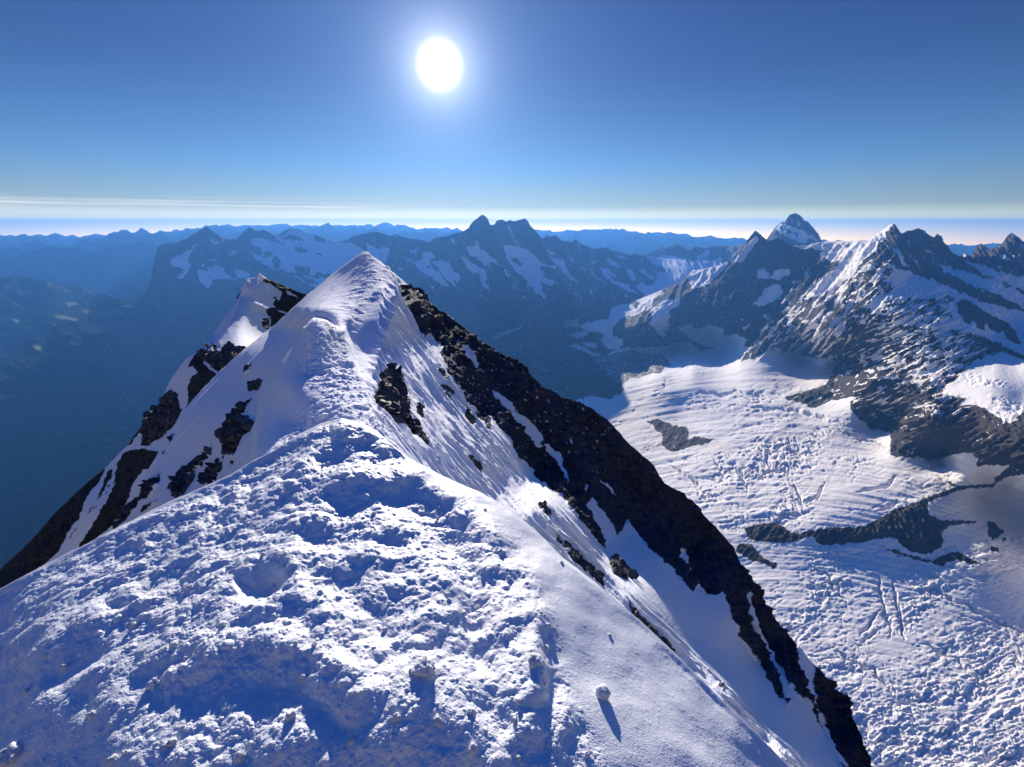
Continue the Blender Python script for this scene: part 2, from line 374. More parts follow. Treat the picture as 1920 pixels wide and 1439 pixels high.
# ------------------------------------------------------------------ valley on the left: meadow hills and forest
def valley():
    top = [(-200, 520), (-60, 524), (0, 520), (40, 517), (55, 520), (100, 530), (150, 537), (175, 544), (200, 554), (225, 563), (250, 556), (280, 545), (340, 540), (480, 560), (640, 600)]
    bot = [(-200, 1150), (640, 1150)]
    D = Depth([(-200, 522, 16500), (-50, 524, 16500), (50, 518, 16000), (150, 537, 15800), (220, 562, 15600), (280, 546, 17000), (450, 560, 17000), (640, 600, 15000),
               (-100, 600, 13800), (60, 560, 14600), (100, 600, 13600), (200, 600, -2250), (20, 600, 13400), (0, 645, -2150), (100, 645, -2330), (180, 640, -2400), (0, 700, -2450), (100, 720, -2650), (200, 720, -2750),
               (0, 780, -2780), (-150, 780, -2700), (-150, 1140, -2900), (100, 1000, -2920), (400, 900, -2920), (640, 1140, -2930), (640, 760, -2900), (400, 700, -2800)])
    def rel(X, Y, V): return 9 * fbm(v2(X, Y, 15, 90, 30), 5, 21) + 5 * (ridged(v2(X, Y, 20, 70, 22), 4, 22) - .3)
    fields = [[(102, 594), (122, 592), (148, 598), (140, 601), (105, 598)], [(155, 583), (165, 579), (183, 578), (175, 585), (158, 586)], [(192, 582), (236, 582), (232, 590), (205, 593), (195, 588)],
              [(0, 740), (15, 742), (32, 744), (22, 751), (0, 750)], [(-10, 648), (10, 655), (20, 662), (8, 671), (-10, 668)], [(60, 648), (80, 640), (90, 642), (75, 655), (65, 657)],
              [(132, 645), (150, 638), (158, 640), (150, 652), (135, 650)], [(0, 598), (50, 599), (60, 603), (0, 605)], [(80, 602), (105, 604), (110, 612), (100, 614)], [(118, 566), (140, 567), (148, 571), (128, 575)],
              [(230, 574), (248, 574), (240, 579), (228, 577)], [(116, 625), (128, 625), (126, 628), (117, 628)], [(-20, 620), (8, 622), (20, 628), (10, 631), (-20, 630)], [(10, 600), (-40, 596), (-40, 604)]]
    def mk(X, Y, V):
        a = polys(X, Y, fields, warp=3, grain=18, soft=2.0, seed=31)
        return np.maximum(a, 0.42 * sstep(-.1, .5, fbm(v2(X, Y, 5, 40, 10), 5, 33)))
    def ti(X, Y, V):
        k = sstep(600, 540, Y) * sstep(-0.3, 0.3, fbm(v2(X, Y, 15, 60, 14), 4, 36)); return 0.75 * k
    def mk2(X, Y, V): return np.maximum(mk(X, Y, V), ti(X, Y, V) * 0.9)
    o = sheet('valley', top, bot, lambda X, Y: 0.78 * D(X, Y), M_valley, step=2.4, stepy=2.4, relief=rel, mask=mk2, tint=ti, jag=(1.5, 30), seed=23, back=(0.04, 0.35, 4))
    tag(o, kind='structure')
valley()

# ------------------------------------------------------------------ mountain with the square cliff (left of centre)
def mount_left():
    top = [(196, 640), (215, 612), (235, 592), (255, 570), (270, 550), (283, 530), (289, 505), (291, 482), (296, 463), (310, 457), (320, 455), (333, 456), (340, 450), (350, 448), (360, 441), (375, 432), (387, 426), (392, 428), (405, 438), (420, 448), (434, 447), (445, 449), (458, 433), (467, 426), (480, 432), (488, 434), (494, 430), (506, 437), (519, 444), (530, 434), (545, 428), (562, 431), (580, 437), (600, 444), (622, 451), (634, 453), (650, 450), (668, 441), (690, 437), (702, 435), (716, 437), (733, 443), (744, 440), (756, 445), (775, 448), (790, 450), (805, 454), (830, 465), (900, 480)]
    bot = [(196, 1120), (500, 1120), (640, 900), (900, 760)]
    D = Depth([(196, 640, 13000), (235, 592, 13300), (270, 550, 13700), (289, 505, 14000), (296, 463, 14500), (340, 452, 14300), (390, 427, 14200), (440, 448, 14200), (520, 444, 14000), (600, 444, 13600), (700, 436, 12800), (800, 453, 12200), (900, 480, 11800),
               (310, 560, 13000), (380, 530, 12400), (480, 510, 12200), (600, 500, 12000), (720, 500, 11400), (850, 560, 10200), (300, 640, 11400), (400, 600, 11200), (500, 580, 10800), (640, 620, 9800),
               (210, 720, -2750), (300, 750, -2780), (400, 750, -2700), (550, 720, -2600), (700, 700, -2500), (200, 900, -2900), (200, 1120, -2930), (500, 1120, -2930), (400, 900, -2910), (640, 890, -2900), (880, 740, -2600)])
    W = [[(361, 467), (344, 474), (323, 485), (321, 492), (325, 502), (334, 501), (344, 506), (344, 513), (332, 521), (340, 523), (350, 515), (359, 498), (353, 487), (357, 477)],
         [(392, 448), (398, 446), (407, 456), (412, 452), (412, 462), (400, 458)],
         [(370, 512), (373, 506), (390, 508), (394, 500), (407, 499), (421, 504), (419, 512), (432, 519), (448, 525), (423, 525), (398, 523), (400, 533), (386, 549), (390, 542), (375, 529)],
         [(438, 502), (448, 508), (461, 510), (473, 517), (465, 521), (446, 521), (440, 510)], [(376, 498), (382, 496), (385, 500), (378, 502)],
         [(422, 468), (432, 474), (446, 470), (440, 478), (430, 476)], [(388, 491), (396, 485), (420, 485), (400, 489)],
         [(471, 450), (486, 447), (500, 450), (517, 456), (519, 446), (532, 442), (540, 433), (548, 429), (565, 433), (582, 435), (623, 450), (636, 454), (640, 504), (636, 517), (594, 512), (582, 517), (548, 512), (517, 506), (496, 496), (486, 492), (467, 471), (486, 479), (492, 473), (473, 460)],
         [(600, 453), (625, 450), (640, 455), (660, 458), (680, 468), (690, 485), (660, 510), (620, 505)], [(686, 457), (706, 467), (722, 463), (731, 467), (724, 491), (702, 500), (690, 478)],
         [(768, 469), (786, 469), (779, 477), (768, 475)], [(545, 515), (600, 522), (636, 520), (620, 538), (600, 545), (570, 530)], [(360, 462), (372, 455), (364, 470)]]
    R = [[(490, 483), (500, 469), (513, 477), (502, 485)], [(509, 490), (517, 481), (527, 492), (525, 504), (515, 504)], [(527, 448), (542, 440), (561, 444), (571, 452), (548, 452)],
         [(550, 500), (565, 498), (582, 504), (579, 515), (560, 522)], [(486, 431), (500, 437), (517, 450), (538, 462), (517, 456), (502, 450), (486, 442)], [(590, 437), (610, 450), (605, 458), (590, 450)],
         [(552, 463), (565, 464), (580, 472), (566, 475), (553, 470)], [(591, 473), (600, 475), (607, 480), (598, 481)], [(560, 520), (585, 524), (600, 535), (575, 532)], [(480, 462), (490, 466), (487, 474), (478, 470)]]
    def mk(X, Y, V):
        a = polys(X, Y, W, R, warp=2.0, grain=11, soft=1.6, seed=41)
        sp_ = fbm(v2(X, Y, 30, 14, 5), 5, 43); zone = sstep(420, 520, X) * sstep(560, 505, Y)
        return np.maximum(a, 0.52 * sstep(0.14, 0.23, sp_) * (0.3 + 0.7 * zone) * sstep(600, 540, Y))
    def rel(X, Y, V):
        sm = polys(X, Y, W, R, warp=0, soft=8)
        return (1 - 0.75 * sm) * (7 * (ridged(v2(X, Y, 62, 30, 9), 5, 44) - .3) + 4 * fbm(v2(X, Y, 0, 16, 16), 5, 45)) + 1.5 * fbm(v2(X, Y, 0, 30, 30), 4, 46)
    o = sheet('mountain', top, bot, lambda X, Y: 0.78 * D(X, Y), M_peak, step=1.9, relief=rel, mask=mk, jag=(1.6, 12), seed=42, back=(0.02, 0.5, 5), crest_fade=8)
    tag(o, kind='structure')
mount_left()

# ------------------------------------------------------------------ twin-topped mountain in the middle
def mount_mid():
    top = [(700, 540), (712, 508), (724, 492), (737, 467), (750, 471), (765, 477), (779, 477), (790, 468), (804, 456), (815, 447), (833, 444), (855, 438), (870, 434), (879, 427), (884, 419), (892, 412), (899, 406), (904, 403), (910, 406), (916, 413), (919, 422), (927, 421), (932, 414), (941, 412), (950, 416), (955, 413), (965, 416), (972, 413), (983, 410), (989, 414), (996, 425), (1003, 432), (1010, 441), (1018, 449), (1024, 442), (1032, 444), (1042, 442), (1050, 449), (1056, 453), (1066, 452), (1072, 455), (1079, 449), (1087, 456), (1096, 461), (1112, 467), (1120, 466), (1127, 463), (1133, 466), (1140, 464), (1146, 470), (1162, 473), (1180, 478), (1190, 477), (1204, 478), (1220, 481), (1240, 485), (1290, 488), (1340, 488), (1400, 500)]
    bot = [(700, 900), (1400, 760)]
    D = Depth([(700, 540, 8300), (737, 467, 8600), (779, 477, 8900), (833, 444, 9100), (904, 403, 9500), (983, 410, 9600), (1018, 449, 9600), (1079, 449, 9700), (1162, 473, 9700), (1240, 485, 10300), (1340, 488, 10500), (1400, 500, 10300),
               (740, 560, 7700), (800, 520, 8300), (850, 540, 8250), (900, 500, 8800), (930, 560, 8300), (1000, 520, 8900), (1020, 580, 8300), (1100, 520, 8900), (1120, 580, 8300), (1200, 530, 8800), (1280, 510, 9400), (1200, 570, 8000), (1350, 540, 8800),
               (760, 660, -2000), (900, 640, -2050), (1000, 640, -2000), (1100, 620, -1900), (1250, 620, -1700), (1400, 640, -1600), (900, 760, -2200), (700, 880, -2400), (1100, 760, -2100), (1390, 740, -1800), (1200, 700, -1900)])
    W = [[(791, 479), (796, 474), (805, 472), (815, 478), (817, 484), (804, 489), (812, 502), (825, 515), (836, 531), (845, 539), (834, 538), (818, 527), (804, 519), (788, 508), (780, 499), (761, 486), (743, 470), (753, 478), (777, 494), (786, 489), (793, 486)],
         [(809, 491), (818, 492), (828, 488), (834, 494), (842, 492), (849, 507), (860, 513), (865, 526), (863, 542), (853, 539), (841, 526), (828, 516), (821, 502)],
         [(874, 463), (890, 463), (893, 449), (900, 467), (911, 473), (924, 486), (932, 492), (938, 500), (933, 497), (919, 492), (917, 500), (909, 499), (903, 489), (881, 478), (877, 473)],
         [(863, 482), (874, 486), (881, 494), (900, 502), (913, 511), (914, 523), (908, 527), (916, 539), (917, 545), (908, 540), (893, 518), (877, 505), (869, 492)],
         [(945, 462), (950, 460), (972, 462), (994, 471), (1008, 486), (1016, 493), (1041, 500), (1043, 506), (1016, 500), (1019, 519), (1041, 529), (1034, 537), (1012, 529), (1023, 559), (1027, 564), (1005, 551), (986, 526), (965, 508), (950, 486)],
         [(1027, 465), (1031, 470), (1042, 478), (1036, 478), (1029, 475)], [(1026, 478), (1044, 486), (1057, 490), (1065, 509), (1076, 522), (1089, 536), (1065, 520), (1046, 499)], [(1063, 478), (1067, 479), (1078, 492), (1074, 491)],
         [(1125, 503), (1138, 505), (1159, 522), (1140, 514), (1150, 525), (1174, 535), (1201, 557), (1181, 548), (1147, 529), (1129, 514)], [(1136, 488), (1153, 490), (1166, 501), (1162, 503), (1147, 496)],
         [(1172, 507), (1181, 505), (1189, 512), (1194, 526), (1185, 526), (1178, 516)],
         [(1204, 478), (1232, 484), (1260, 482), (1290, 490), (1330, 490), (1420, 500), (1400, 620), (1290, 560), (1241, 552), (1206, 565), (1206, 550), (1191, 535), (1204, 531), (1222, 535), (1230, 527), (1232, 512), (1249, 512), (1249, 507), (1222, 490)],
         [(1196, 505), (1210, 507), (1216, 516), (1228, 518), (1226, 526), (1214, 522), (1206, 514)], [(950, 420), (956, 424), (962, 442), (975, 459), (968, 457), (955, 436)], [(1080, 454), (1083, 456), (1094, 470), (1090, 469)],
         [(944, 505), (948, 504), (953, 515), (954, 522), (948, 515)], [(870, 543), (880, 546), (888, 550), (882, 552), (872, 549)], [(893, 547), (897, 548), (904, 556), (900, 556)], [(960, 528), (966, 535), (971, 547), (966, 541)],
         [(843, 450), (850, 452), (856, 461), (850, 458)], [(1105, 545), (1110, 546), (1112, 553), (1107, 552)], [(1060, 536), (1070, 545), (1068, 546)], [(1103, 502), (1118, 518), (1140, 537), (1134, 534), (1112, 517)],
         [(1088, 500), (1096, 505), (1100, 510), (1093, 507)], [(1108, 492), (1120, 490), (1116, 499), (1110, 497)], [(745, 500), (752, 504), (754, 509), (748, 507)], [(805, 538), (815, 537), (812, 543)],
         [(921, 631), (930, 624), (955, 618), (972, 613), (983, 606), (975, 618), (950, 627), (925, 640)], [(908, 475), (914, 478), (912, 481)], [(1156, 479), (1170, 480), (1178, 487), (1168, 486)]]
    R = [[(957, 486), (968, 484), (979, 497), (976, 502), (961, 493)], [(1012, 503), (1022, 497), (1030, 505), (1040, 512), (1030, 516), (1018, 512)], [(800, 500), (806, 498), (808, 503), (801, 505)], [(1228, 500), (1240, 503), (1249, 512), (1238, 514)]]
    def mk(X, Y, V):
        a = polys(X, Y, W, R, warp=1.9, grain=10, soft=1.6, seed=51)
        sp_ = fbm(v2(X, Y, 52, 13, 4), 5, 53); zone = 0.25 + 0.75 * sstep(980, 1150, X)
        sp2 = ridged(v2(X, Y, 55, 40, 9), 4, 58)
        a = np.maximum(a, 0.52 * sstep(0.13, 0.22, sp_) * zone * sstep(600, 540, Y) * sstep(445, 470, Y))
        return np.maximum(a, 0.52 * sstep(0.42, 0.58, sp2) * sstep(-0.1, 0.1, sp_) * sstep(600, 560, Y) * sstep(460, 490, Y))
    def rel(X, Y, V):
        sm = polys(X, Y, W, R, warp=0, soft=8)
        return (1 - 0.7 * sm) * (8 * (ridged(v2(X, Y, 60, 34, 10), 5, 54) - .3) + 4 * fbm(v2(X, Y, 50, 20, 10), 5, 55)) + 1.2 * fbm(v2(X, Y, 0, 20, 20), 4, 56)
    o = sheet('mountain', top, bot, D, M_peak, step=1.8, relief=rel, mask=mk, jag=(1.5, 9), seed=52, back=(0.02, 0.55, 5), crest_fade=8)
    tag(o, kind='structure')
mount_mid()

# ------------------------------------------------------------------ pyramid peak and low peaks behind the pass
def mount_far_right():
    top = [(1150, 490), (1185, 484), (1209, 477), (1222, 474), (1232, 468), (1240, 465), (1256, 463), (1262, 459), (1272, 459), (1280, 464), (1288, 470), (1295, 465), (1305, 463), (1320, 467), (1330, 463), (1350, 462), (1366, 463), (1380, 460), (1400, 458), (1425, 455), (1438, 448), (1448, 434), (1459, 421), (1466, 417), (1473, 416), (1474, 411), (1479, 404), (1491, 400), (1500, 404), (1508, 413), (1516, 416), (1522, 424), (1530, 434), (1536, 443), (1540, 451), (1545, 453), (1556, 458), (1600, 480), (1660, 500)]
    bot = [(1150, 560), (1290, 600), (1660, 620)]
    D = Depth([(1150, 490, 12500), (1262, 459, 12500), (1366, 463, 12000), (1438, 448, 10200), (1491, 400, 9800), (1545, 453, 9900), (1660, 500, 10500), (1290, 520, 11000), (1400, 520, 10500), (1490, 470, 9300), (1600, 560, 9300), (1180, 540, 11500), (1660, 610, 8800)])
    W = [[(1461, 421), (1470, 420), (1484, 424), (1497, 430), (1516, 439), (1536, 451), (1528, 455), (1500, 457), (1481, 447), (1463, 437), (1455, 430)], [(1496, 412), (1499, 412), (1500, 424), (1496, 426)], [(1235, 470), (1248, 464), (1254, 462), (1248, 470)], [(1292, 469), (1300, 466), (1296, 471)],
         [(1306, 482), (1320, 474), (1332, 468), (1328, 480), (1322, 494), (1312, 490)], [(1340, 490), (1346, 483), (1355, 484), (1352, 494), (1342, 496)], [(1240, 478), (1280, 484), (1300, 492), (1330, 500), (1300, 520), (1200, 520)]]
    R = [[(1470, 430), (1480, 430), (1486, 438), (1478, 441)], [(1488, 436), (1497, 438), (1494, 445)], [(1512, 449), (1520, 448), (1528, 456), (1514, 458)], [(1462, 424), (1468, 424), (1468, 432), (1463, 430)]]
    def mk(X, Y, V): return polys(X, Y, W, R, warp=1.5, grain=9, soft=1.4, seed=61)
    def rel(X, Y, V): return 6 * (ridged(v2(X, Y, 70, 22, 8), 5, 64) - .3) + 2 * fbm(v2(X, Y, 0, 14, 14), 4, 65)
    o = sheet('mountain', top, bot, D, M_peak, step=1.9, relief=rel, mask=mk, jag=(1.6, 9), seed=62, back=(0.02, 0.5, 5))
    tag(o, kind='structure')
    # sunlit snow dome standing on the pass
mount_far_right()

# ------------------------------------------------------------------ right-hand massif and the glacier basin below it
CREST_R = [(860, 700), (905, 668), (930, 650), (980, 632), (1012, 622), (1046, 611), (1058, 602), (1084, 597), (1120, 600), (1140, 595), (1146, 579), (1156, 573), (1170, 570), (1185, 567), (1196, 563), (1210, 557), (1222, 552), (1239, 545), (1248, 540), (1262, 535), (1275, 530), (1285, 523), (1291, 515), (1300, 507), (1320, 505), (1340, 500), (1352, 498), (1366, 491), (1380, 478), (1392, 466), (1400, 453), (1408, 442), (1416, 432), (1424, 438), (1432, 446), (1440, 453), (1450, 449), (1459, 446), (1468, 450), (1477, 457), (1490, 460), (1512, 461), (1525, 457), (1540, 454), (1560, 453), (1580, 452), (1599, 453), (1615, 450), (1627, 451), (1640, 443), (1651, 435), (1663, 427), (1672, 420), (1678, 421), (1684, 429), (1690, 437), (1695, 437), (1700, 433), (1712, 432), (1721, 428), (1730, 432), (1738, 437), (1745, 443), (1752, 445), (1756, 439), (1760, 441), (1766, 452), (1775, 462), (1786, 473), (1794, 480), (1803, 480), (1808, 477), (1820, 479), (1828, 468), (1835, 459), (1840, 457), (1847, 462), (1853, 468), (1865, 465), (1876, 461), (1884, 450), (1890, 441), (1896, 437), (1904, 442), (1915, 450), (1930, 460), (1980, 470), (2060, 490)]
def massif():
    bot = [(860, 900), (1000, 1000), (1150, 1200), (1400, 1500), (2060, 1500)]
    D = Depth([
        # crest
        (860, 700, -2150), (930, 650, -2000), (1046, 611, -1850), (1084, 597, 7700), (1156, 573, 7500), (1210, 557, 7300), (1285, 523, 6900), (1340, 500, 6900), (1416, 432, 6900), (1459, 446, 6700), (1512, 461, 6400), (1599, 453, 6050), (1651, 436, 6000), (1674, 420, 5900), (1721, 428, 6100), (1756, 439, 6300), (1794, 480, 6500), (1840, 457, 7000), (1896, 437, 7200), (2060, 490, 7000),
        # dark amphitheatre wall
        (1300, 560, 6350), (1400, 520, 6450), (1480, 520, 6150), (1530, 490, 6150), (1350, 600, 5950), (1430, 590, 5800), (1480, 600, 5520), (1240, 600, 6300), (1200, 620, 6000),
        # rib with the sunlit snow, runs down to the left
        (1650, 470, 5450), (1600, 505, 5450), (1560, 540, 5400), (1510, 575, 5350), (1455, 625, 5300), (1400, 665, 5300), (1385, 680, -1320),
        # rib face
        (1660, 500, 4750), (1610, 560, 4500), (1600, 600, 4250), (1560, 640, 4250), (1500, 660, -1230), (1500, 610, 5000), (1580, 680, -1200), (1550, 722, -1225), (1475, 745, -1260),
        # middle rib and plateau behind
        (1700, 520, 5000), (1760, 520, 5200), (1850, 500, 5700), (1920, 560, 5200), (2060, 600, 5000), (1740, 550, 4600), (1700, 555, 4300), (1790, 575, 4500), (1850, 590, 4600), (1910, 640, 4400), (2060, 700, 4200), (1820, 625, 3950), (1770, 600, 3950), (1860, 660, 3900),
        (1760, 640, 3700), (1700, 640, 3800), (1680, 700, 3650), (1620, 720, 3720), (1780, 720, 3300), (1870, 690, 3450), (1940, 690, 3500), (1920, 760, 3050), (1820, 780, 3000), (1740, 800, 3050), (1660, 790, -1190), (1672, 850, -1190), (1760, 855, -1170), (1850, 850, 2800), (1930, 870, 2550), (2060, 800, 2700), (2060, 900, 2400),
        # glacier
        (1110, 750, -1640), (1165, 745, -1560), (1150, 715, -1620), (1180, 706, -1520), (1230, 695, -1450), (1300, 690, -1385), (1200, 760, -1480), (1280, 760, -1395), (1350, 720, -1345), (1400, 780, -1310), (1200, 840, -1470), (1300, 840, -1380), (1400, 850, -1315), (1500, 820, -1270), (1600, 830, -1235), (1300, 950, -1362), (1450, 940, -1298), (1600, 920, -1228), (1750, 900, -1185),
        (1250, 660, -1700), (1330, 650, -1560), (1200, 680, -1780), (1300, 675, -1560), (1360, 660, -1480), (1100, 680, -1830), (1000, 660, -1950), (1050, 720, -1850), (940, 700, -2050), (900, 800, -2000), (1000, 800, -1800), (1100, 900, -1650),
        # step with the rock band
        (1400, 990, -1318), (1527, 994, -1282), (1677, 955, -1228), (1800, 914, -1180), (1870, 912, -1170), (1960, 940, -1150), (1400, 1025, -1337), (1527, 1030, -1312), (1690, 1035, -1290), (1850, 1030, -1270), (1960, 1010, -1245), (1760, 1070, -1303), (1900, 1070, -1296), (1450, 1060, -1340), (1600, 1060, -1324), (1700, 1060, -1311),
        (1450, 1120, -1346), (1600, 1120, -1340), (1800, 1150, -1334), (2000, 1150, -1322), (1500, 1300, -1345), (1700, 1300, -1342), (1950, 1300, -1335), (1450, 1480, -1340), (1700, 1480, -1338), (2040, 1480, -1332), (1150, 1150, -1500), (1300, 1200, -1400)], smooth=1e-5)
    SN = [  # snow lying on the upper walls
        [(1012, 621), (1046, 612), (1058, 602), (1084, 597), (1084, 612), (1073, 614), (1052, 614), (1017, 627)],
        [(1069, 629), (1087, 622), (1096, 622), (1088, 612), (1096, 608), (1117, 602), (1140, 597), (1146, 575), (1156, 570), (1183, 568), (1192, 581), (1181, 591), (1160, 602), (1148, 614), (1150, 631), (1169, 635), (1169, 647), (1158, 658), (1140, 652), (1128, 640), (1131, 625), (1110, 624), (1096, 632), (1080, 635)],
        [(1090, 645), (1100, 640), (1112, 643), (1122, 655), (1104, 652)], [(1068, 648), (1080, 645), (1098, 653), (1110, 662), (1130, 665), (1120, 670), (1095, 661)],
        [(1158, 658), (1179, 650), (1221, 652), (1254, 647), (1292, 641), (1310, 660), (1340, 655), (1300, 640), (1270, 615), (1280, 609), (1296, 608), (1304, 618), (1324, 610), (1357, 612), (1359, 632), (1381, 624), (1401, 636), (1393, 650), (1413, 654), (1385, 682), (1200, 715), (1150, 715), (1110, 675)],
        [(1219, 581), (1236, 571), (1254, 562), (1275, 560), (1273, 570), (1258, 581), (1253, 600), (1258, 612), (1246, 622), (1248, 637), (1240, 633), (1233, 625), (1219, 610), (1223, 597)],
        [(1183, 590), (1192, 579), (1198, 571), (1206, 570), (1192, 566), (1200, 560), (1222, 552), (1239, 544), (1244, 548), (1230, 560), (1221, 576), (1200, 588), (1186, 592)],
        [(1291, 513), (1300, 503), (1320, 500), (1338, 496), (1366, 488), (1361, 497), (1353, 507), (1340, 522), (1324, 539), (1298, 543), (1292, 529)],
        [(1418, 438), (1422, 446), (1418, 458), (1405, 474), (1389, 491), (1372, 495), (1369, 489), (1389, 475), (1403, 456)],
        [(1411, 574), (1421, 561), (1433, 545), (1451, 533), (1465, 535), (1470, 549), (1457, 561), (1431, 575)], [(1419, 509), (1429, 504), (1443, 513), (1441, 523), (1421, 525)], [(1441, 525), (1455, 509), (1481, 505), (1483, 513), (1466, 524)],
        [(1476, 458), (1490, 461), (1506, 459), (1538, 452), (1565, 447), (1600, 447), (1627, 447), (1650, 430), (1674, 414), (1676, 424), (1663, 436), (1655, 455), (1640, 480), (1622, 497), (1600, 511), (1562, 539), (1518, 561), (1506, 562), (1532, 531), (1562, 511), (1580, 488), (1558, 491), (1538, 484), (1545, 470), (1500, 466)],
        [(1401, 680), (1430, 664), (1461, 650), (1471, 658), (1440, 682), (1400, 700)], [(1392, 616), (1412, 603), (1405, 614), (1395, 624)], [(1465, 612), (1480, 606), (1476, 612)],
        # plateau behind
        [(1648, 490), (1677, 500), (1706, 513), (1743, 523), (1789, 544), (1831, 563), (1894, 581), (1930, 588), (2070, 600), (2070, 700), (1960, 690), (1920, 668), (1894, 656), (1852, 636), (1819, 625), (1762, 611), (1760, 600), (1789, 600), (1779, 573), (1789, 561), (1779, 554), (1764, 561), (1739, 561), (1698, 560), (1662, 562), (1630, 590), (1645, 560), (1677, 540), (1660, 529), (1673, 508)],
        [(1750, 494), (1794, 504), (1830, 515), (1873, 529), (1920, 554), (2000, 580), (1960, 604), (1920, 580), (1880, 560), (1830, 540), (1789, 523), (1765, 505)],
        [(1806, 488), (1852, 500), (1894, 517), (1930, 523), (1990, 540), (1990, 565), (1920, 546), (1885, 533), (1852, 519), (1823, 500)], [(1873, 481), (1881, 475), (1890, 483), (1900, 494), (1888, 491)], [(1912, 459), (1930, 462), (1940, 475), (1918, 472)],
        [(1666, 450), (1672, 458), (1690, 480), (1702, 502), (1696, 500), (1680, 476)], [(1735, 462), (1748, 478), (1752, 490), (1745, 482)], [(1655, 478), (1662, 484), (1672, 492), (1664, 490)], [(1712, 488), (1720, 494), (1728, 504), (1720, 500)],
        # bulging snow field at the right edge
        [(1805, 700), (1822, 687), (1847, 671), (1878, 660), (1920, 676), (1980, 690), (2070, 700), (2070, 800), (1960, 780), (1920, 773), (1911, 778), (1896, 793), (1878, 787), (1853, 769), (1833, 760), (1800, 760), (1811, 745), (1767, 742), (1767, 731), (1798, 711)],
        # glacier
        [(1060, 755), (1110, 742), (1140, 750), (1172, 735), (1165, 715), (1180, 704), (1240, 694), (1300, 689), (1385, 680), (1401, 676), (1440, 672), (1480, 660), (1500, 664), (1530, 672), (1576, 674), (1560, 698), (1547, 722), (1500, 735), (1470, 745), (1500, 758), (1530, 765), (1560, 750), (1598, 745), (1592, 767), (1613, 789), (1633, 804), (1669, 809), (1669, 855), (1700, 860), (1758, 862), (1789, 853), (1827, 847), (1831, 873), (1896, 873), (1865, 896), (1867, 908), (1890, 895), (1920, 889), (2070, 880), (2070, 1510), (860, 1510), (860, 760)],
    ]
    RK = [
        [(1802, 561), (1812, 562), (1827, 571), (1852, 588), (1889, 606), (1905, 625), (1914, 648), (1900, 645), (1885, 634), (1880, 620), (1870, 628), (1860, 620), (1850, 606), (1845, 622), (1831, 613), (1825, 600), (1820, 608), (1810, 604), (1800, 590), (1794, 588), (1794, 567)],
        [(1215, 789), (1230, 786), (1241, 789), (1262, 798), (1292, 802), (1288, 824), (1310, 820), (1343, 824), (1309, 836), (1285, 840), (1258, 849), (1243, 836), (1243, 815), (1225, 800)],
        [(1395, 990), (1425, 982), (1463, 982), (1484, 999), (1500, 1002), (1527, 994), (1560, 988), (1600, 990), (1625, 986), (1677, 956), (1736, 935), (1800, 911), (1867, 907), (1866, 913), (1800, 919), (1755, 936), (1741, 943), (1741, 965), (1766, 977), (1830, 976), (1825, 982), (1780, 985), (1766, 1000), (1768, 1024), (1741, 1041), (1711, 1037), (1689, 1020), (1672, 1008), (1640, 1012), (1600, 1018), (1570, 1022), (1544, 1024), (1523, 1007), (1500, 1012), (1484, 1016), (1459, 1020), (1407, 1012)],
        [(1386, 1020), (1412, 1022), (1425, 1041), (1459, 1059), (1454, 1067), (1416, 1054), (1395, 1045), (1380, 1035)], [(1852, 977), (1862, 978), (1882, 999), (1864, 1012), (1852, 1003)], [(1856, 1024), (1870, 1028), (1874, 1036), (1860, 1035)],
        [(1640, 1022), (1680, 1032), (1717, 1043), (1750, 1050), (1770, 1040), (1796, 1034), (1820, 1048), (1841, 1062), (1796, 1050), (1760, 1062), (1717, 1047), (1680, 1036)], [(1878, 1010), (1885, 1008), (1888, 1014), (1880, 1016)],
        [(1395, 770), (1405, 767), (1403, 772)], [(1770, 900), (1800, 912), (1790, 914)],
        [(1480, 425), (1481, 424), (1482, 425)]]
    SER = [[(1806, 702), (1830, 700), (1850, 712), (1885, 716), (1880, 726), (1850, 726), (1815, 722)], [(1852, 742), (1880, 748), (1925, 760), (1925, 780), (1890, 790), (1860, 770)]]
    GL = SN[-1]
    def gmask(X, Y): return polys(X, Y, [GL], RK, warp=3, grain=14, soft=9, seed=70)
    def mk(X, Y, V):
        a = polys(X, Y, SN, RK, warp=3.2, grain=11, soft=2.8, seed=71)
        # banded snow on the sunlit rock slopes
        zr = polys(X, Y, [[(1560, 640), (1640, 520), (1660, 500), (1700, 560), (1790, 560), (1800, 620), (1870, 660), (1800, 720), (1860, 790), (1940, 760), (2060, 800), (2060, 900), (1860, 900), (1840, 845), (1680, 860), (1600, 760), (1470, 750)]], soft=20, warp=8, grain=40)
        st = fbm(v2(X, Y, -24, 26, 4.2), 5, 73) + 0.25 * fbm(v2(X, Y, -24, 90, 40), 3, 74)
        dens = 0.06 + 0.32 * np.exp(-((X - 1740) / 90) ** 2 - ((Y - 600) / 60) ** 2) + 0.3 * np.exp(-((X - 1770) / 70) ** 2 - ((Y - 690) / 50) ** 2) + 0.14 * np.exp(-((X - 1640) / 60) ** 2 - ((Y - 690) / 60) ** 2) - 0.22 * sstep(760, 830, Y)
        b = sstep(0.20 - dens * .8, 0.27 - dens * .8, st) * zr
        # ribs with long snow gullies
        zl = polys(X, Y, [[(1370, 690), (1410, 640), (1480, 570), (1540, 520), (1640, 470), (1690, 540), (1640, 600), (1560, 680)]], soft=14, warp=6, grain=30)
        g = ridged(v2(X, Y, -51, 150, 9, 2.2), 3, 75)
        g2 = fbm(v2(X, Y, -45, 30, 4), 5, 76)
        c = np.maximum(sstep(0.42, 0.56, g) * sstep(-0.15, 0.05, g2), sstep(0.13, 0.22, g2)) * zl
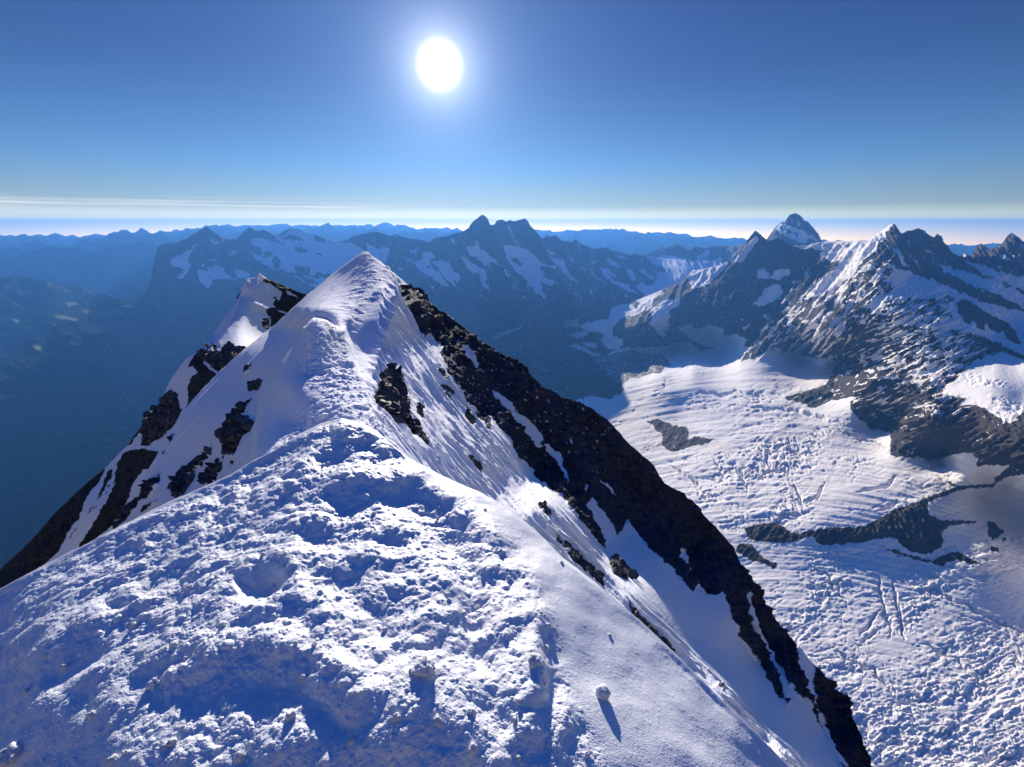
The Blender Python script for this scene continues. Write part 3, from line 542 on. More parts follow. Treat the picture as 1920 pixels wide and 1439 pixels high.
        # thin dusting in the amphitheatre
        zw = polys(X, Y, [[(1430, 650), (1400, 600), (1450, 560), (1480, 520), (1520, 480), (1560, 470), (1560, 520), (1500, 600)]], soft=14, warp=6, grain=30)
        d = sstep(0.05, 0.16, fbm(v2(X, Y, -42, 22, 7), 5, 77)) * zw * 0.56
        e = sstep(0.20, 0.28, fbm(v2(X, Y, 10, 10, 5), 4, 78)) * 0.5 * sstep(1560, 1400, X) * sstep(450, 470, Y)
        up = sstep(0.17, 0.26, fbm(v2(X, Y, 52, 20, 4), 4, 79)) * 0.55 * sstep(1650, 1700, X) * sstep(600, 540, Y)
        a = np.maximum.reduce([a, b, c, d, e, up])
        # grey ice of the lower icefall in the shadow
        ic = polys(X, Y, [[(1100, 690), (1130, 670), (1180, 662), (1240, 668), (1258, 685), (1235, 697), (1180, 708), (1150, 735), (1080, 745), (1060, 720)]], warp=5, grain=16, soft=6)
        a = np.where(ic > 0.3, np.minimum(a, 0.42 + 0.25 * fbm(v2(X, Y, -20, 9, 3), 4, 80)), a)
        # grit bands on the glacier
        lf = sstep(1260, 1150, X) * sstep(690, 720, Y)
        return a
    def ti(X, Y, V):
        g = polys(X, Y, [GL], [], warp=0, soft=10)
        wv = fbm(v2(X, Y, -14, 120, 9), 5, 81)
        t = 0.38 * sstep(0.02, 0.4, wv) * sstep(1000, 900, Y)
        t = t + 0.55 * np.exp(-(((X - 1190) / 70) ** 2 + ((Y - 800) / 75) ** 2)) * (0.7 + 0.8 * wv)
        t = t + 0.5 * np.exp(-(((Y - 815 + (X - 1500) * 0.14) / 10) ** 2 + ((X - 1560) / 130) ** 2)) * (0.6 + wv)
        return (t * g).clip(0, 0.8)
    cre = [  # crevasse lines
        [(1640, 1075), (1655, 1115), (1660, 1165)], [(1676, 1085), (1680, 1130), (1684, 1165)], [(1655, 1120), (1668, 1170), (1672, 1200)], [(1686, 1130), (1690, 1170), (1694, 1205)], [(1610, 1195), (1640, 1160), (1655, 1140)], [(1620, 1205), (1650, 1175)],
        [(1560, 800), (1610, 822), (1660, 832), (1680, 845)], [(1565, 745), (1600, 742), (1640, 730)], [(1380, 760), (1500, 770), (1560, 790), (1600, 800)], [(1640, 1025), (1740, 1050), (1790, 1062)], [(1700, 1090), (1800, 1130), (1900, 1180), (1960, 1200)],
        [(1250, 870), (1300, 900), (1330, 940)], [(1330, 850), (1350, 880), (1352, 910)], [(1370, 860), (1395, 895), (1400, 930)], [(1420, 850), (1450, 880), (1500, 890)], [(1480, 900), (1500, 930), (1505, 960)], [(1290, 740), (1380, 735), (1450, 745)], [(1500, 945), (1530, 935), (1545, 905)], [(1600, 925), (1640, 915), (1690, 895)], [(1640, 960), (1690, 940)], [(1330, 1110), (1400, 1130), (1450, 1170)], [(1520, 1060), (1560, 1090), (1590, 1130)],
        [(1440, 1180), (1490, 1230), (1530, 1300)], [(1560, 1220), (1640, 1260), (1700, 1330)], [(1720, 1200), (1800, 1240), (1860, 1300)], [(1480, 655), (1560, 660), (1600, 668)], [(1840, 720), (1880, 706), (1935, 720)]]
    def rel(X, Y, V):
        g = gmask(X, Y)
        # rock walls: long ribs
        ang_l = ridged(v2(X, Y, -51, 240, 13, 0.4), 4, 83) - .35
        ang_r = ridged(v2(X, Y, -26, 80, 10, 0.4), 5, 84) - .35
        wl = polys(X, Y, [[(1340, 700), (1400, 640), (1470, 570), (1530, 500), (1650, 460), (1700, 520), (1640, 620), (1560, 700)]], soft=25)
        wr = polys(X, Y, [[(1560, 700), (1640, 600), (1700, 545), (1760, 555), (1830, 640), (1870, 670), (1800, 720), (1870, 800), (2060, 800), (2060, 900), (1680, 870), (1600, 760), (1460, 750)]], soft=25)
        wd = (1 - wl) * (1 - wr) * (1 - g)
        r = wl * (13 * ang_l + 6 * (ridged(v2(X, Y, -48, 60, 7, .8), 4, 85) - .3)) + wr * (9 * ang_r + 6 * fbm(v2(X, Y, -26, 18, 7), 5, 86))
        r = r + wd * (9 * (ridged(v2(X, Y, 60, 30, 10), 5, 87) - .3) * sstep(1600, 1680, X) + 5 * (ridged(v2(X, Y, -50, 40, 14), 5, 88) - .3) * sstep(1680, 1600, X) + 1.5 * fbm(v2(X, Y, 0, 15, 15), 4, 89))
        smooth = polys(X, Y, [SN[-2 - k] for k in range(0, 11)], soft=10)
        r = r * (1 - 0.75 * smooth) * (1 - g)
        # glacier: broad waves, broken zones, seracs low down
        low = sstep(1040, 1180, Y)
        ck = ridged(v2(X + 6 * fbm(v2(X, Y, 0, 40, 40), 3, 201), Y, -14, 46, 9), 3, 202); ck2 = ridged(v2(X, Y, 62, 40, 12), 3, 203)
        n1 = fbm(v2(X, Y, -12, 90, 26), 4, 90)
        n2 = billow(v2(X, Y, -20, 26, 11), 4, 91)
        n3 = ridged(v2(X, Y, 40, 22, 9), 4, 92)
        brk = sstep(0.0, 0.16, fbm(v2(X, Y, -20, 130, 60), 3, 93) + 0.35 * np.exp(-((X - 1380) / 130) ** 2 - ((Y - 900) / 60) ** 2) + 0.3 * low - 0.06)
        fr = fbm(np.stack([(X + (Y - 900) * 0.35) / 150, (Y - 0.00045 * (X - 1450) ** 2) / 7, X * 0], -1), 4, 205)
        gl = 6.0 * n1 + 1.3 * fr * (1 - low) + brk * (3.0 * n2 - 1.2 + 2.4 * (n3 - .4) - 5 * sstep(.62, .85, ck) - 4 * sstep(.66, .85, ck2)) - 2.2 * sstep(.6, .85, ck) + 1.2 * fbm(v2(X, Y, -20, 14, 6), 4, 94)
        r = r + (1 - g) * 2.4 * fbm(v2(X, Y, -40, 8, 3.5), 3, 208)
        # seracs: terraced blocks
        b = fbm(v2(X, Y, 20, 34, 24), 4, 95) * 3.2
        stp = np.floor(b * 2) / 2 + sstep(0.25, 1, (b * 2) % 1) * 0.5
        gl = gl * (1 - 0.5 * low) + low * (2.8 * billow(v2(X, Y, -32, 44, 15), 2, 96) + 1.2 * billow(v2(X, Y, 20, 13, 8), 2, 206) + 1.3 * stp - 2) * sstep(-.25, .1, fbm(v2(X, Y, -30, 160, 70), 2, 207))
        crv = 0
        for ln in cre:
            d, T = ldist(X + 16 * fbm(v2(X, Y, 0, 22, 22), 3, 97), Y + 12 * fbm(v2(X, Y, 0, 22, 22, 5), 3, 210), ln, 40)
            tp = (4 * T * (1 - T)).clip(0, 1); crv = crv - 7 * tp * np.exp(-(d / (0.7 + 1.7 * tp)) ** 2)
        ser = polys(X, Y, SER, soft=4)
        bl = 3.0 * (billow(v2(X, Y, 10, 16, 9), 3, 98) - .4)
        fld = polys(X, Y, [SN[-2]], soft=10); r = r * (1 - .93 * fld)
        G2 = lambda cx, cy_, a, b: np.exp(-((X - cx) / a) ** 2 - ((Y - cy_) / b) ** 2)
        area = 0.32 + 0.8 * sstep(0.0, 0.22, fbm(v2(X, Y, -18, 170, 60), 3, 209)) + .7 * G2(1370, 890, 150, 60) + .6 * G2(1490, 1190, 70, 70) + .8 * G2(1700, 1420, 260, 90) + .5 * G2(1850, 1250, 120, 60)
        area = (area * (1 - .8 * G2(1330, 735, 130, 35)) * (1 - .75 * G2(1640, 930, 120, 35)) * (1 - .85 * G2(1860, 1125, 110, 40)) * (1 - .8 * G2(1660, 1200, 80, 35))).clip(.12, 1.15)
        gl = gl * area + crv + g * 2.2 * fr * (1 - .6 * low)
        return r + g * gl + ser * bl
    m = terrain_mat('massif_rock', 9, rock=((0.014, 0.015, 0.018), (0.075, 0.066, 0.060)), snow=(0.95, 0.90, 0.83), tint=(0.5, 0.42, 0.32), edge=0.45)
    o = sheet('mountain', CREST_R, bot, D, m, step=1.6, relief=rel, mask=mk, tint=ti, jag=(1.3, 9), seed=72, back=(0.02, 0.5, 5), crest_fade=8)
    tag(o, kind='structure')
massif()

# ------------------------------------------------------------------ second ridge, where the climbers stand
R2_TOP = [(-60, 1125), (0, 1069), (60, 1012), (106, 959), (156, 912), (200, 875), (237, 837), (269, 794), (290, 768), (306, 745), (318, 715), (335, 690), (350, 672), (366, 662), (376, 655), (388, 641), (400, 625), (430, 585), (449, 549), (460, 528), (463, 523), (468, 522), (478, 521), (483, 516), (486, 512), (490, 515), (500, 523), (512, 527), (530, 535), (545, 541), (560, 548), (575, 553), (590, 562), (620, 580), (700, 650)]
D2 = Depth([(-60, 1125, 128), (0, 1069, 124), (106, 959, 116), (200, 875, 110), (269, 794, 104), (318, 715, 102), (366, 662, 101), (400, 625, 112), (449, 549, 122), (463, 523, 124), (486, 512, 128), (530, 535, 136), (545, 541, 140), (590, 562, 146), (700, 650, 155),
            (397, 657, 99), (430, 645, 99), (465, 655, 98), (420, 625, 107), (445, 580, 115), (462, 540, 121), (500, 600, 121), (540, 600, 138), (490, 640, 111), (520, 560, 131), (490, 560, 123),
            (400, 690, 92), (340, 740, 95), (330, 800, 90), (280, 850, 93), (250, 900, 94), (180, 960, 100), (100, 1040, 110), (200, 1100, 98), (0, 1180, 112), (400, 860, 80), (640, 700, 120)], smooth=1e-4)
R2_ROCK = [[(331, 734), (339, 775), (325, 798), (312, 812), (275, 837), (264, 836), (272, 787), (287, 762), (306, 747)],
           [(360, 672), (367, 666), (378, 658), (396, 658), (411, 664), (417, 655), (420, 651), (429, 645), (438, 648), (450, 654), (460, 653), (469, 652), (471, 655), (454, 666), (418, 697), (380, 740), (344, 778), (350, 760), (353, 747), (352, 730), (359, 706), (372, 700), (362, 686), (352, 690), (356, 680)],
           [(231, 850), (240, 846), (275, 841), (294, 847), (310, 850), (300, 880), (269, 881), (250, 905), (234, 950), (231, 969), (180, 1010), (140, 1040), (150, 1019), (175, 981), (190, 955), (203, 934), (215, 905), (219, 875), (226, 858)],
           [(269, 794), (262, 802), (250, 818), (237, 840), (245, 835), (262, 812)],
           [(200, 873), (196, 885), (187, 900), (168, 925), (156, 950), (148, 972), (134, 987), (120, 1015), (103, 1041), (60, 1080), (0, 1130), (-60, 1200), (-70, 1120), (0, 1064), (60, 1008), (106, 956), (130, 933), (156, 909), (180, 890)],
           [(498, 522), (512, 524), (529, 530), (550, 540), (578, 552), (620, 575), (720, 650), (600, 700), (500, 660), (513, 627), (509, 619), (500, 614), (495, 603), (498, 598), (502, 596), (510, 595), (502, 587), (498, 581), (507, 577), (518, 576), (512, 570), (515, 566), (526, 556), (529, 547), (522, 542), (508, 534), (490, 527)],
           [(443, 560), (451, 547), (453, 549), (446, 561)], [(513, 557), (518, 556), (520, 561), (514, 562)], [(493, 640), (500, 636), (502, 641), (495, 643)],
           [(206, 880), (212, 878), (210, 890), (198, 915), (180, 940), (190, 915)]]
R2_SNOW = [[(379, 675), (385, 677), (392, 683), (400, 692), (412, 700), (405, 702), (392, 692), (384, 684)], [(508, 597), (511, 598), (510, 612), (513, 618), (511, 624), (508, 622), (508, 610)], [(518, 581), (530, 582), (546, 590), (540, 590), (525, 585)],
           [(535, 545), (545, 549), (556, 557), (560, 562), (550, 557), (538, 551)], [(275, 838), (294, 840), (290, 846), (272, 844)], [(145, 985), (150, 975), (158, 955), (163, 950), (158, 970), (148, 990)], [(520, 560), (524, 553), (527, 550), (526, 560), (522, 566)]]
M_rock_near = None
def ridge_two():
    m = terrain_mat('near_rock', 0.5, warm=(.9, 1, 1), rock=((0.008, 0.010, 0.014), (0.055, 0.058, 0.06)), snow=(0.84, 0.87, 0.92), edge=0.16, rb=0.9)
    def mk(X, Y, V):
        a = 1 - polys(X, Y, R2_ROCK, R2_SNOW, warp=2.2, grain=12, soft=1.6, seed=101)
        zn = polys(X, Y, [[(120, 1020), (180, 940), (215, 870), (228, 860), (215, 905), (160, 985)]], soft=6)
        a = np.minimum(a, 1 - zn * sstep(0.05, 0.2, fbm(v2(X, Y, -58, 22, 4), 4, 103)))
        return a
    ridge_l = [(463, 530), (462, 542), (452, 562), (446, 582), (438, 600), (428, 622), (412, 645)]
    def rel(X, Y, V):
        rk = 1 - mk(X, Y, V)
        d, T = ldist(X, Y, ridge_l, 60)
        s = 3.0 * np.exp(-(d / 5) ** 1.5)
        s = s - 9 * np.exp(-((X - 482) / 26) ** 2 - ((Y - 612) / 34) ** 2) + 3.0 * np.exp(-((Y - 571 - (X - 480) * 0.42) / 6) ** 2) * sstep(455, 475, X) * sstep(530, 505, X)
        s = s + 0.35 * fbm(v2(X, Y, 0, 10, 10), 4, 104)
        return s * (1 - 0.5 * rk) + rk * (4.5 * (ridged(v2(X, Y, -40, 18, 8), 5, 105) - .35) + 2.2 * fbm(v2(X, Y, -20, 7, 4), 4, 106))
    o = sheet('ridge', R2_TOP, [(-60, 1320), (200, 1180), (420, 900), (700, 720)], D2, m, step=1.3, relief=rel, mask=mk, jag=(1.0, 9), seed=107, back=(0.02, 0.9, 6), crest_fade=5)
    tag(o, kind='structure')
ridge_two()

# ------------------------------------------------------------------ the main ridge
R1_TOP = [(130, 1090), (180, 1040), (205, 1005), (232, 965), (262, 910), (294, 853), (314, 818), (340, 778), (365, 745), (400, 708), (430, 680), (455, 657), (480, 638), (513, 611), (545, 582), (574, 555), (600, 534), (625, 513), (645, 498), (662, 486), (674, 477), (680, 473), (685, 471), (690, 473), (697, 480), (705, 485), (714, 491), (724, 500), (732, 508), (742, 515), (752, 523), (762, 532), (769, 540), (776, 541), (784, 545), (792, 556), (806, 566), (822, 579), (836, 586), (850, 598), (865, 610), (880, 622), (892, 634), (905, 640), (918, 652), (930, 658), (945, 668), (960, 676), (975, 688), (990, 697), (1005, 712), (1020, 727), (1038, 733), (1052, 745), (1070, 749), (1090, 757), (1108, 764), (1124, 776), (1138, 787), (1150, 799), (1162, 812), (1172, 824), (1186, 838), (1200, 850), (1216, 862), (1228, 876), (1236, 893), (1248, 908), (1262, 916), (1280, 929), (1296, 938), (1310, 950), (1320, 966), (1334, 980), (1350, 995), (1362, 1010), (1376, 1026), (1384, 1044), (1392, 1066), (1404, 1086), (1420, 1106), (1432, 1128), (1446, 1150), (1462, 1172), (1478, 1190), (1492, 1204), (1504, 1220), (1518, 1238), (1532, 1252), (1546, 1268), (1560, 1284), (1574, 1302), (1586, 1322), (1598, 1344), (1608, 1366), (1618, 1382), (1621, 1392), (1612, 1402), (1616, 1420), (1626, 1445), (1650, 1490), (1700, 1560)]
FLANK = [(100, 1100), (470, 905), (476, 850), (484, 800), (496, 752), (512, 715), (532, 678), (556, 644), (574, 618), (590, 604), (606, 606), (624, 618), (640, 622), (655, 604), (690, 560), (730, 480), (600, 440), (100, 700)]
_D1 = Depth([(685, 471, 30), (625, 513, 31), (545, 582, 31.5), (455, 657, 26), (340, 778, 25), (232, 965, 27), (150, 1080, 29),
             (480, 720, 18.6), (430, 860, 15.9), (400, 800, 19.6), (300, 930, 21.5), (440, 900, 14.4), (560, 600, 21), (620, 560, 22.5),
             (500, 800, 12.6), (530, 720, 13.6), (590, 604, 16), (640, 625, 16.2), (600, 700, 13), (560, 800, 11), (640, 760, 10.6), (700, 800, 9.6), (480, 880, 10.5),
             (700, 560, 21), (725, 505, 27), (745, 522, 27.5), (735, 560, 21), (722, 620, 17.6), (700, 690, 14.5), (685, 640, 16.8), (768, 541, 31),
             (760, 620, 20.5), (800, 634, 24), (800, 700, 17.5), (760, 760, 12.6), (850, 800, 14), (900, 769, 23), (900, 860, 14), (1000, 890, 27), (1000, 960, 14.5), (960, 920, 15.5), (1100, 1050, 19), (1140, 1030, 31), (1180, 1120, 22), (1250, 1195, 25), (1370, 1310, 28), (1480, 1430, 31), (1380, 1439, 25), (1700, 1620, 44), (1000, 1250, 11.5), (1250, 1450, 15), (1450, 1650, 20), (800, 1050, 9.2), (420, 1100, 12.5), (250, 1200, 18), (600, 1000, 9.3),
             (1240, 1049, 40), (1300, 1200, 32), (1370, 1162, 47), (1400, 1310, 36), (1470, 1324, 50), (1560, 1440, 56),
             (806, 566, 29.5), (850, 598, 31), (930, 658, 34), (1020, 727, 38), (1108, 764, 43), (1200, 850, 49), (1262, 916, 54), (1350, 995, 60), (1420, 1106, 66), (1504, 1220, 72), (1618, 1382, 78), (1700, 1560, 80),
             (950, 740, 30), (1060, 850, 36), (1150, 900, 43), (1280, 1040, 50), (1420, 1240, 58), (1540, 1380, 66)], smooth=1e-4)
def D1(X, Y):
    m = sdist(np.asarray(X, float), np.asarray(Y, float), FLANK, 30)
    return _D1(X, Y) * (1 + 0.40 * sstep(-2, 9, m) * sstep(575, 625, Y) * sstep(640, 596, np.asarray(X, float)))
ROCK_MAIN = [(745, 535), (748, 540), (759, 573), (775, 598), (787, 619), (797, 632), (803, 628), (815, 640), (830, 652), (824, 668), (827, 671), (839, 699), (854, 714), (866, 735), (882, 760), (900, 769), (890, 772), (905, 790), (924, 811), (916, 776), (934, 796), (958, 827), (973, 861), (995, 879), (1007, 897), (1019, 905), (1036, 920), (1055, 931), (1074, 960), (1096, 988), (1115, 1008), (1138, 1029), (1130, 1000), (1118, 970), (1107, 935), (1118, 945), (1138, 967), (1158, 1003), (1168, 990), (1179, 974), (1192, 992), (1209, 1018), (1240, 1049), (1261, 1065), (1278, 1088), (1297, 1111), (1306, 1098), (1312, 1100), (1328, 1112), (1343, 1116), (1356, 1108), (1363, 1126), (1374, 1162), (1384, 1190), (1394, 1208), (1412, 1232), (1430, 1255), (1451, 1290), (1471, 1324), (1474, 1314), (1461, 1265), (1440, 1234), (1420, 1177), (1408, 1140), (1399, 1111), (1406, 1112), (1415, 1141), (1430, 1188), (1456, 1239), (1476, 1280), (1502, 1311), (1512, 1308), (1517, 1316), (1533, 1352), (1545, 1370), (1558, 1393), (1574, 1434), (1620, 1560), (1800, 1560), (1700, 1400), (1300, 900), (800, 520), (768, 536)]
ROCK_SNOW = [[(862, 650), (875, 649), (885, 664), (898, 686), (895, 694), (888, 692), (874, 674)], [(900, 694), (905, 697), (900, 702)],
             [(924, 729), (936, 736), (949, 744), (958, 756), (967, 772), (980, 780), (992, 790), (1010, 803), (1019, 824), (1010, 830), (1016, 839), (1004, 839), (994, 822), (986, 806), (966, 785), (946, 763), (930, 747)],
             [(1019, 833), (1030, 834), (1040, 845), (1055, 854), (1055, 875), (1064, 892), (1068, 912), (1055, 885), (1040, 859)], [(1127, 898), (1140, 908), (1148, 918), (1158, 934), (1140, 916)],
             [(1274, 1029), (1284, 1036), (1297, 1070), (1290, 1072), (1280, 1056), (1271, 1049)], [(1068, 820), (1075, 826), (1074, 834), (1070, 830)], [(1094, 908), (1100, 912), (1098, 922), (1092, 918)],
             [(1497, 1203), (1512, 1224), (1528, 1249), (1524, 1270), (1522, 1285), (1532, 1320), (1543, 1350), (1558, 1378), (1569, 1403), (1590, 1430), (1600, 1460), (1580, 1440), (1562, 1408), (1548, 1376), (1532, 1340), (1515, 1300), (1500, 1265), (1494, 1235)],
             [(1099, 946), (1112, 931), (1124, 950), (1138, 967), (1150, 990), (1158, 1003), (1165, 1030), (1150, 1030), (1130, 1000)]]
SPOTS = [[(820, 691), (830, 695), (836, 711), (826, 705)], [(827, 726), (838, 730), (848, 737), (839, 743)], [(784, 760), (790, 766), (791, 775), (790, 786), (785, 772)], [(871, 770), (882, 778), (889, 800), (879, 790)],
         [(1060, 1018), (1086, 1049), (1122, 1075), (1127, 1096), (1102, 1080), (1075, 1052)], [(1179, 1132), (1209, 1170), (1256, 1211), (1262, 1234), (1230, 1208), (1196, 1168)], [(1012, 944), (1020, 950), (1030, 964), (1018, 956)],
         [(1286, 1249), (1296, 1256), (1303, 1266), (1292, 1262)], [(1143, 1049), (1163, 1054), (1184, 1080), (1172, 1084), (1153, 1075)], [(1178, 1064), (1186, 1074), (1190, 1086), (1180, 1080)], [(1348, 1278), (1356, 1282), (1357, 1291), (1350, 1286)],
         [(1040, 1000), (1052, 1010), (1060, 1030), (1046, 1018)], [(1330, 1300), (1342, 1310), (1352, 1324), (1338, 1314)], [(1400, 1376), (1412, 1384), (1420, 1398), (1408, 1390)], [(700, 745), (745, 690), (756, 700), (758, 760), (780, 795), (806, 830), (770, 812), (730, 780)],
         [(877, 852), (900, 873), (902, 888), (885, 870)], [(422, 795), (444, 772), (475, 744), (452, 780), (474, 790), (470, 806), (453, 818), (436, 852), (414, 832)], [(397, 847), (375, 875), (353, 887), (359, 900), (337, 931), (320, 930), (327, 903), (353, 878), (375, 856)],
         [(378, 893), (409, 866), (416, 881), (394, 908), (378, 910)], [(300, 889), (297, 909), (281, 931), (259, 940), (250, 960), (228, 990), (210, 1010), (232, 955), (259, 928), (275, 908)], [(294, 941), (269, 962), (264, 950)], [(466, 720), (490, 718), (484, 731), (469, 730)],
         [(343, 875), (350, 878), (345, 890), (336, 892)], [(462, 690), (475, 680), (470, 694), (458, 702)], [(1440, 1416), (1450, 1428), (1446, 1430)], [(560, 0), (561, 1), (562, 0)], [(414, 850), (420, 852), (416, 864)], [(430, 862), (438, 866), (432, 874)], [(320, 818), (327, 815), (326, 826), (318, 832)], [(306, 850), (312, 846), (310, 854)]]
def u_of(X, Y): return X - 0.62 * (Y - 500) - 0.0003 * (Y - 500) ** 2
def ridge_one():
    m = terrain_mat('ridge_surface', 0.18, warm=(.9, .95, 1.1), rock=((0.004, 0.006, 0.012), (0.062, 0.072, 0.105)), snow=(0.86, 0.88, 0.93), edge=0.14, rb=1.0, sb=0.25)
    flute = [(735, 520), (750, 545), (765, 580), (790, 620), (815, 650), (850, 712), (900, 775), (960, 850), (1005, 905), (1090, 1000), (1150, 1085), (1250, 1185), (1360, 1290), (1480, 1410), (1540, 1500), (1300, 1500), (900, 940), (780, 850), (700, 800), (690, 720), (712, 640), (728, 560)]
    crest = [(725, 505), (736, 545), (734, 585), (722, 625), (710, 660), (702, 700)]
    lumpz = [(470, 905), (500, 850), (560, 790), (600, 740), (560, 700), (575, 625), (590, 604), (625, 618), (660, 660), (680, 720), (720, 800), (760, 880), (700, 900)]
    topz = [(625, 585), (640, 560), (665, 520), (680, 476), (700, 480), (745, 520), (738, 560), (715, 560), (690, 580), (660, 625)]
    def mk(X, Y, V):
        w1 = polys(X, Y, [ROCK_MAIN], ROCK_SNOW, warp=2.5, grain=13, soft=1.8, seed=111)
        dr = sstep(0.17, 0.26, fbm(v2(X, Y, 48, 9, 3), 4, 112)) * (0.45 + .55 * sstep(1150, 700, Y))      # fresh dusting on ledges
        w1 = np.minimum(w1, 1 - 0.56 * dr)
        w2 = polys(X, Y, SPOTS, [], warp=2.2, grain=9, soft=1.8, seed=113)
        return 1 - np.maximum(w1, w2)
    def rel(X, Y, V):
        rk = 1 - mk(X, Y, V)
        q = np.stack([V[..., 0], V[..., 1], V[..., 2]], -1)
        u = u_of(X, Y) + 5 * fbm(v2(X, Y, 50, 60, 30), 4, 114)
        f = polys(X, Y, [flute], soft=14, warp=4, grain=25)
        fl = ridged(np.stack([u / 12, Y / 170, X * 0], -1), 4, 115) - 0.4
        fl2 = ridged(np.stack([u / 6.5, Y / 60, X * 0 + 4], -1), 3, 116) - 0.4
        out = f * (14 * fl + 5 * fl2) + f * 0.7 * fbm(v2(X, Y, 45, 8, 5), 3, 117)
        lz = np.maximum(polys(X, Y, [lumpz], soft=16, warp=5, grain=25), 0.6 * polys(X, Y, [topz], soft=8))
        px_m = 870.0 / np.linalg.norm(V, axis=-1)        # control units per metre
        lm = 0.10 * (billow(q * 1.6, 4, 118) - .45) * px_m + 0.05 * (billow(q * 6, 3, 119) - .4) * px_m + 0.020 * fbm(q * 22, 3, 126) * px_m
        out = out + lz * lm
        # carved crest, hollow beside it
        d, T = ldist(X, Y, crest, 50)
        out = out + 7.0 * np.exp(-(d / 7.0) ** 1.3) - 8 * np.exp(-((X - 690 + (Y - 640) * 0.2) / 22) ** 2 - ((Y - 645) / 42) ** 2)
        for ln, a, wd in (([(640, 625), (662, 590), (690, 562), (715, 545)], 5, 7), ([(574, 620), (590, 606), (612, 610), (640, 630), (652, 668), (668, 700), (700, 722)], 5, 8), ([(650, 610), (668, 640), (676, 690), (690, 720)], -5, 8),
                          ([(600, 560), (625, 540), (660, 505)], 0.5, 3), ([(560, 610), (600, 575), (640, 535), (668, 505)], 1.2, 3), ([(520, 640), (560, 600), (620, 545)], -0.8, 4)):
            d, T = ldist(X, Y, ln, 50)
            out = out + a * np.exp(-(d / wd) ** 1.5)
        # raised bands down the left flank
        s = X * 0.705 + Y * 0.709
        for c0 in (985, 1008):
            d = np.abs((X - Y * 0) * 0.72 + Y * 0.695 - (c0 - 8)) if False else np.abs(Y - (1150 + (c0 - 985) * 1.2 - X * 1.07 + 0.0002 * (X - 300) ** 2))
            out = out + 1.6 * np.exp(-(d / 3.5) ** 2) * sstep(620, 560, X)
        out = out + 0.4 * fbm(v2(X, Y, -45, 30, 6), 4, 120) * (1 - f)
        # rock
        bq = fbm(v2(X, Y, 35, 22, 11), 4, 127) * 5; st_ = np.floor(bq) + sstep(.55, 1, bq % 1)
        rr = 7.5 * (ridged(v2(X, Y, 40, 42, 16), 5, 121) - .3) + 4.5 * (ridged(v2(X, Y, 62, 16, 6), 4, 122) - .3) + 3.0 * (billow(v2(X, Y, 20, 7, 4), 3, 123) - .3) + 3.2 * st_ + 24 * fbm(v2(X, Y, 55, 110, 34), 3, 128)
        return out * (1 - rk) + rk * rr
    def jagtop(): pass
    o = sheet('ridge', R1_TOP, [(130, 1260), (300, 1180), (440, 1120), (560, 1060), (640, 1040), (760, 1140), (900, 1300), (1050, 1450), (1200, 1580), (1330, 1660), (1480, 1700), (1700, 1720)], D1, m, step=1.2, relief=rel, mask=mk, jag=(1.6, 10), seed=124, back=(0.02, 1.0, 6), crest_fade=5)
    tag(o, kind='structure')
ridge_one()

# ------------------------------------------------------------------ snow dome under the camera
DOME_TOP = [(-300, 1290), (-100, 1160), (0, 1104), (60, 1072), (110, 1046), (160, 1021), (230, 985), (300, 949), (360, 922), (430, 891), (470, 866), (520, 841), (560, 815), (600, 795), (640, 785), (680, 794), (710, 812), (740, 838), (770, 862), (810, 882), (850, 902), (905, 926), (960, 958), (1010, 1000), (1055, 1046), (1120, 1095), (1160, 1130), (1200, 1163), (1250, 1210), (1330, 1288), (1400, 1356), (1480, 1438), (1560, 1520), (1640, 1610)]
DD = Depth([(-300, 1290, -3.5), (0, 1104, -2.9), (160, 1021, -2.75), (300, 949, -2.6), (430, 891, -2.5), (520, 841, -2.38), (600, 795, -2.28), (680, 794, -2.25), (770, 862, -2.38), (850, 902, -2.48), (960, 958, -2.58), (1055, 1046, -2.68), (1200, 1163, -2.85), (1330, 1288, -3.0), (1480, 1438, -3.2), (1640, 1610, -3.5),
            (-300, 1500, -3.3), (0, 1439, -2.9), (300, 1439, -2.60), (700, 1439, -2.55), (1000, 1439, -2.57), (1300, 1439, -2.85), (300, 1180, -2.58), (100, 1150, -2.78), (700, 1100, -2.46), (700, 930, -2.38), (560, 900, -2.42), (1000, 1200, -2.54), (480, 1000, -2.46), (900, 1000, -2.5), (400, 1300, -2.56), (700, 1650, -2.9), (1400, 1620, -3.0), (-200, 1620, -3.2)])
def cells(x, y, size, rad, dens, seed):
    """hemispherical lumps, one or none per cell; heights in units of size"""
    gx = np.floor(x / size).astype(np.int32); gy = np.floor(y / size).astype(np.int32); out = np.zeros(x.shape)
    for dx in (-1, 0, 1):
        for dy in (-1, 0, 1):
            cx, cy_ = gx + dx, gy + dy; h = _h(cx, cy_, cx * 0, seed)
            a = (h & np.uint32(1023)) / 1023.0; b = ((h >> np.uint32(10)) & np.uint32(1023)) / 1023.0; c = ((h >> np.uint32(20)) & np.uint32(1023)) / 1023.0
            px_, py_ = (cx + a) * size, (cy_ + b) * size
            r = size * rad * (0.45 + 0.55 * ((c * 7) % 1)); q = 1 - ((x - px_) ** 2 + (y - py_) ** 2) / r ** 2
            out = np.maximum(out, np.where((q > 0) & (c < dens), np.sqrt(q.clip(0, 1)) * r * 0.9, 0))
    return out
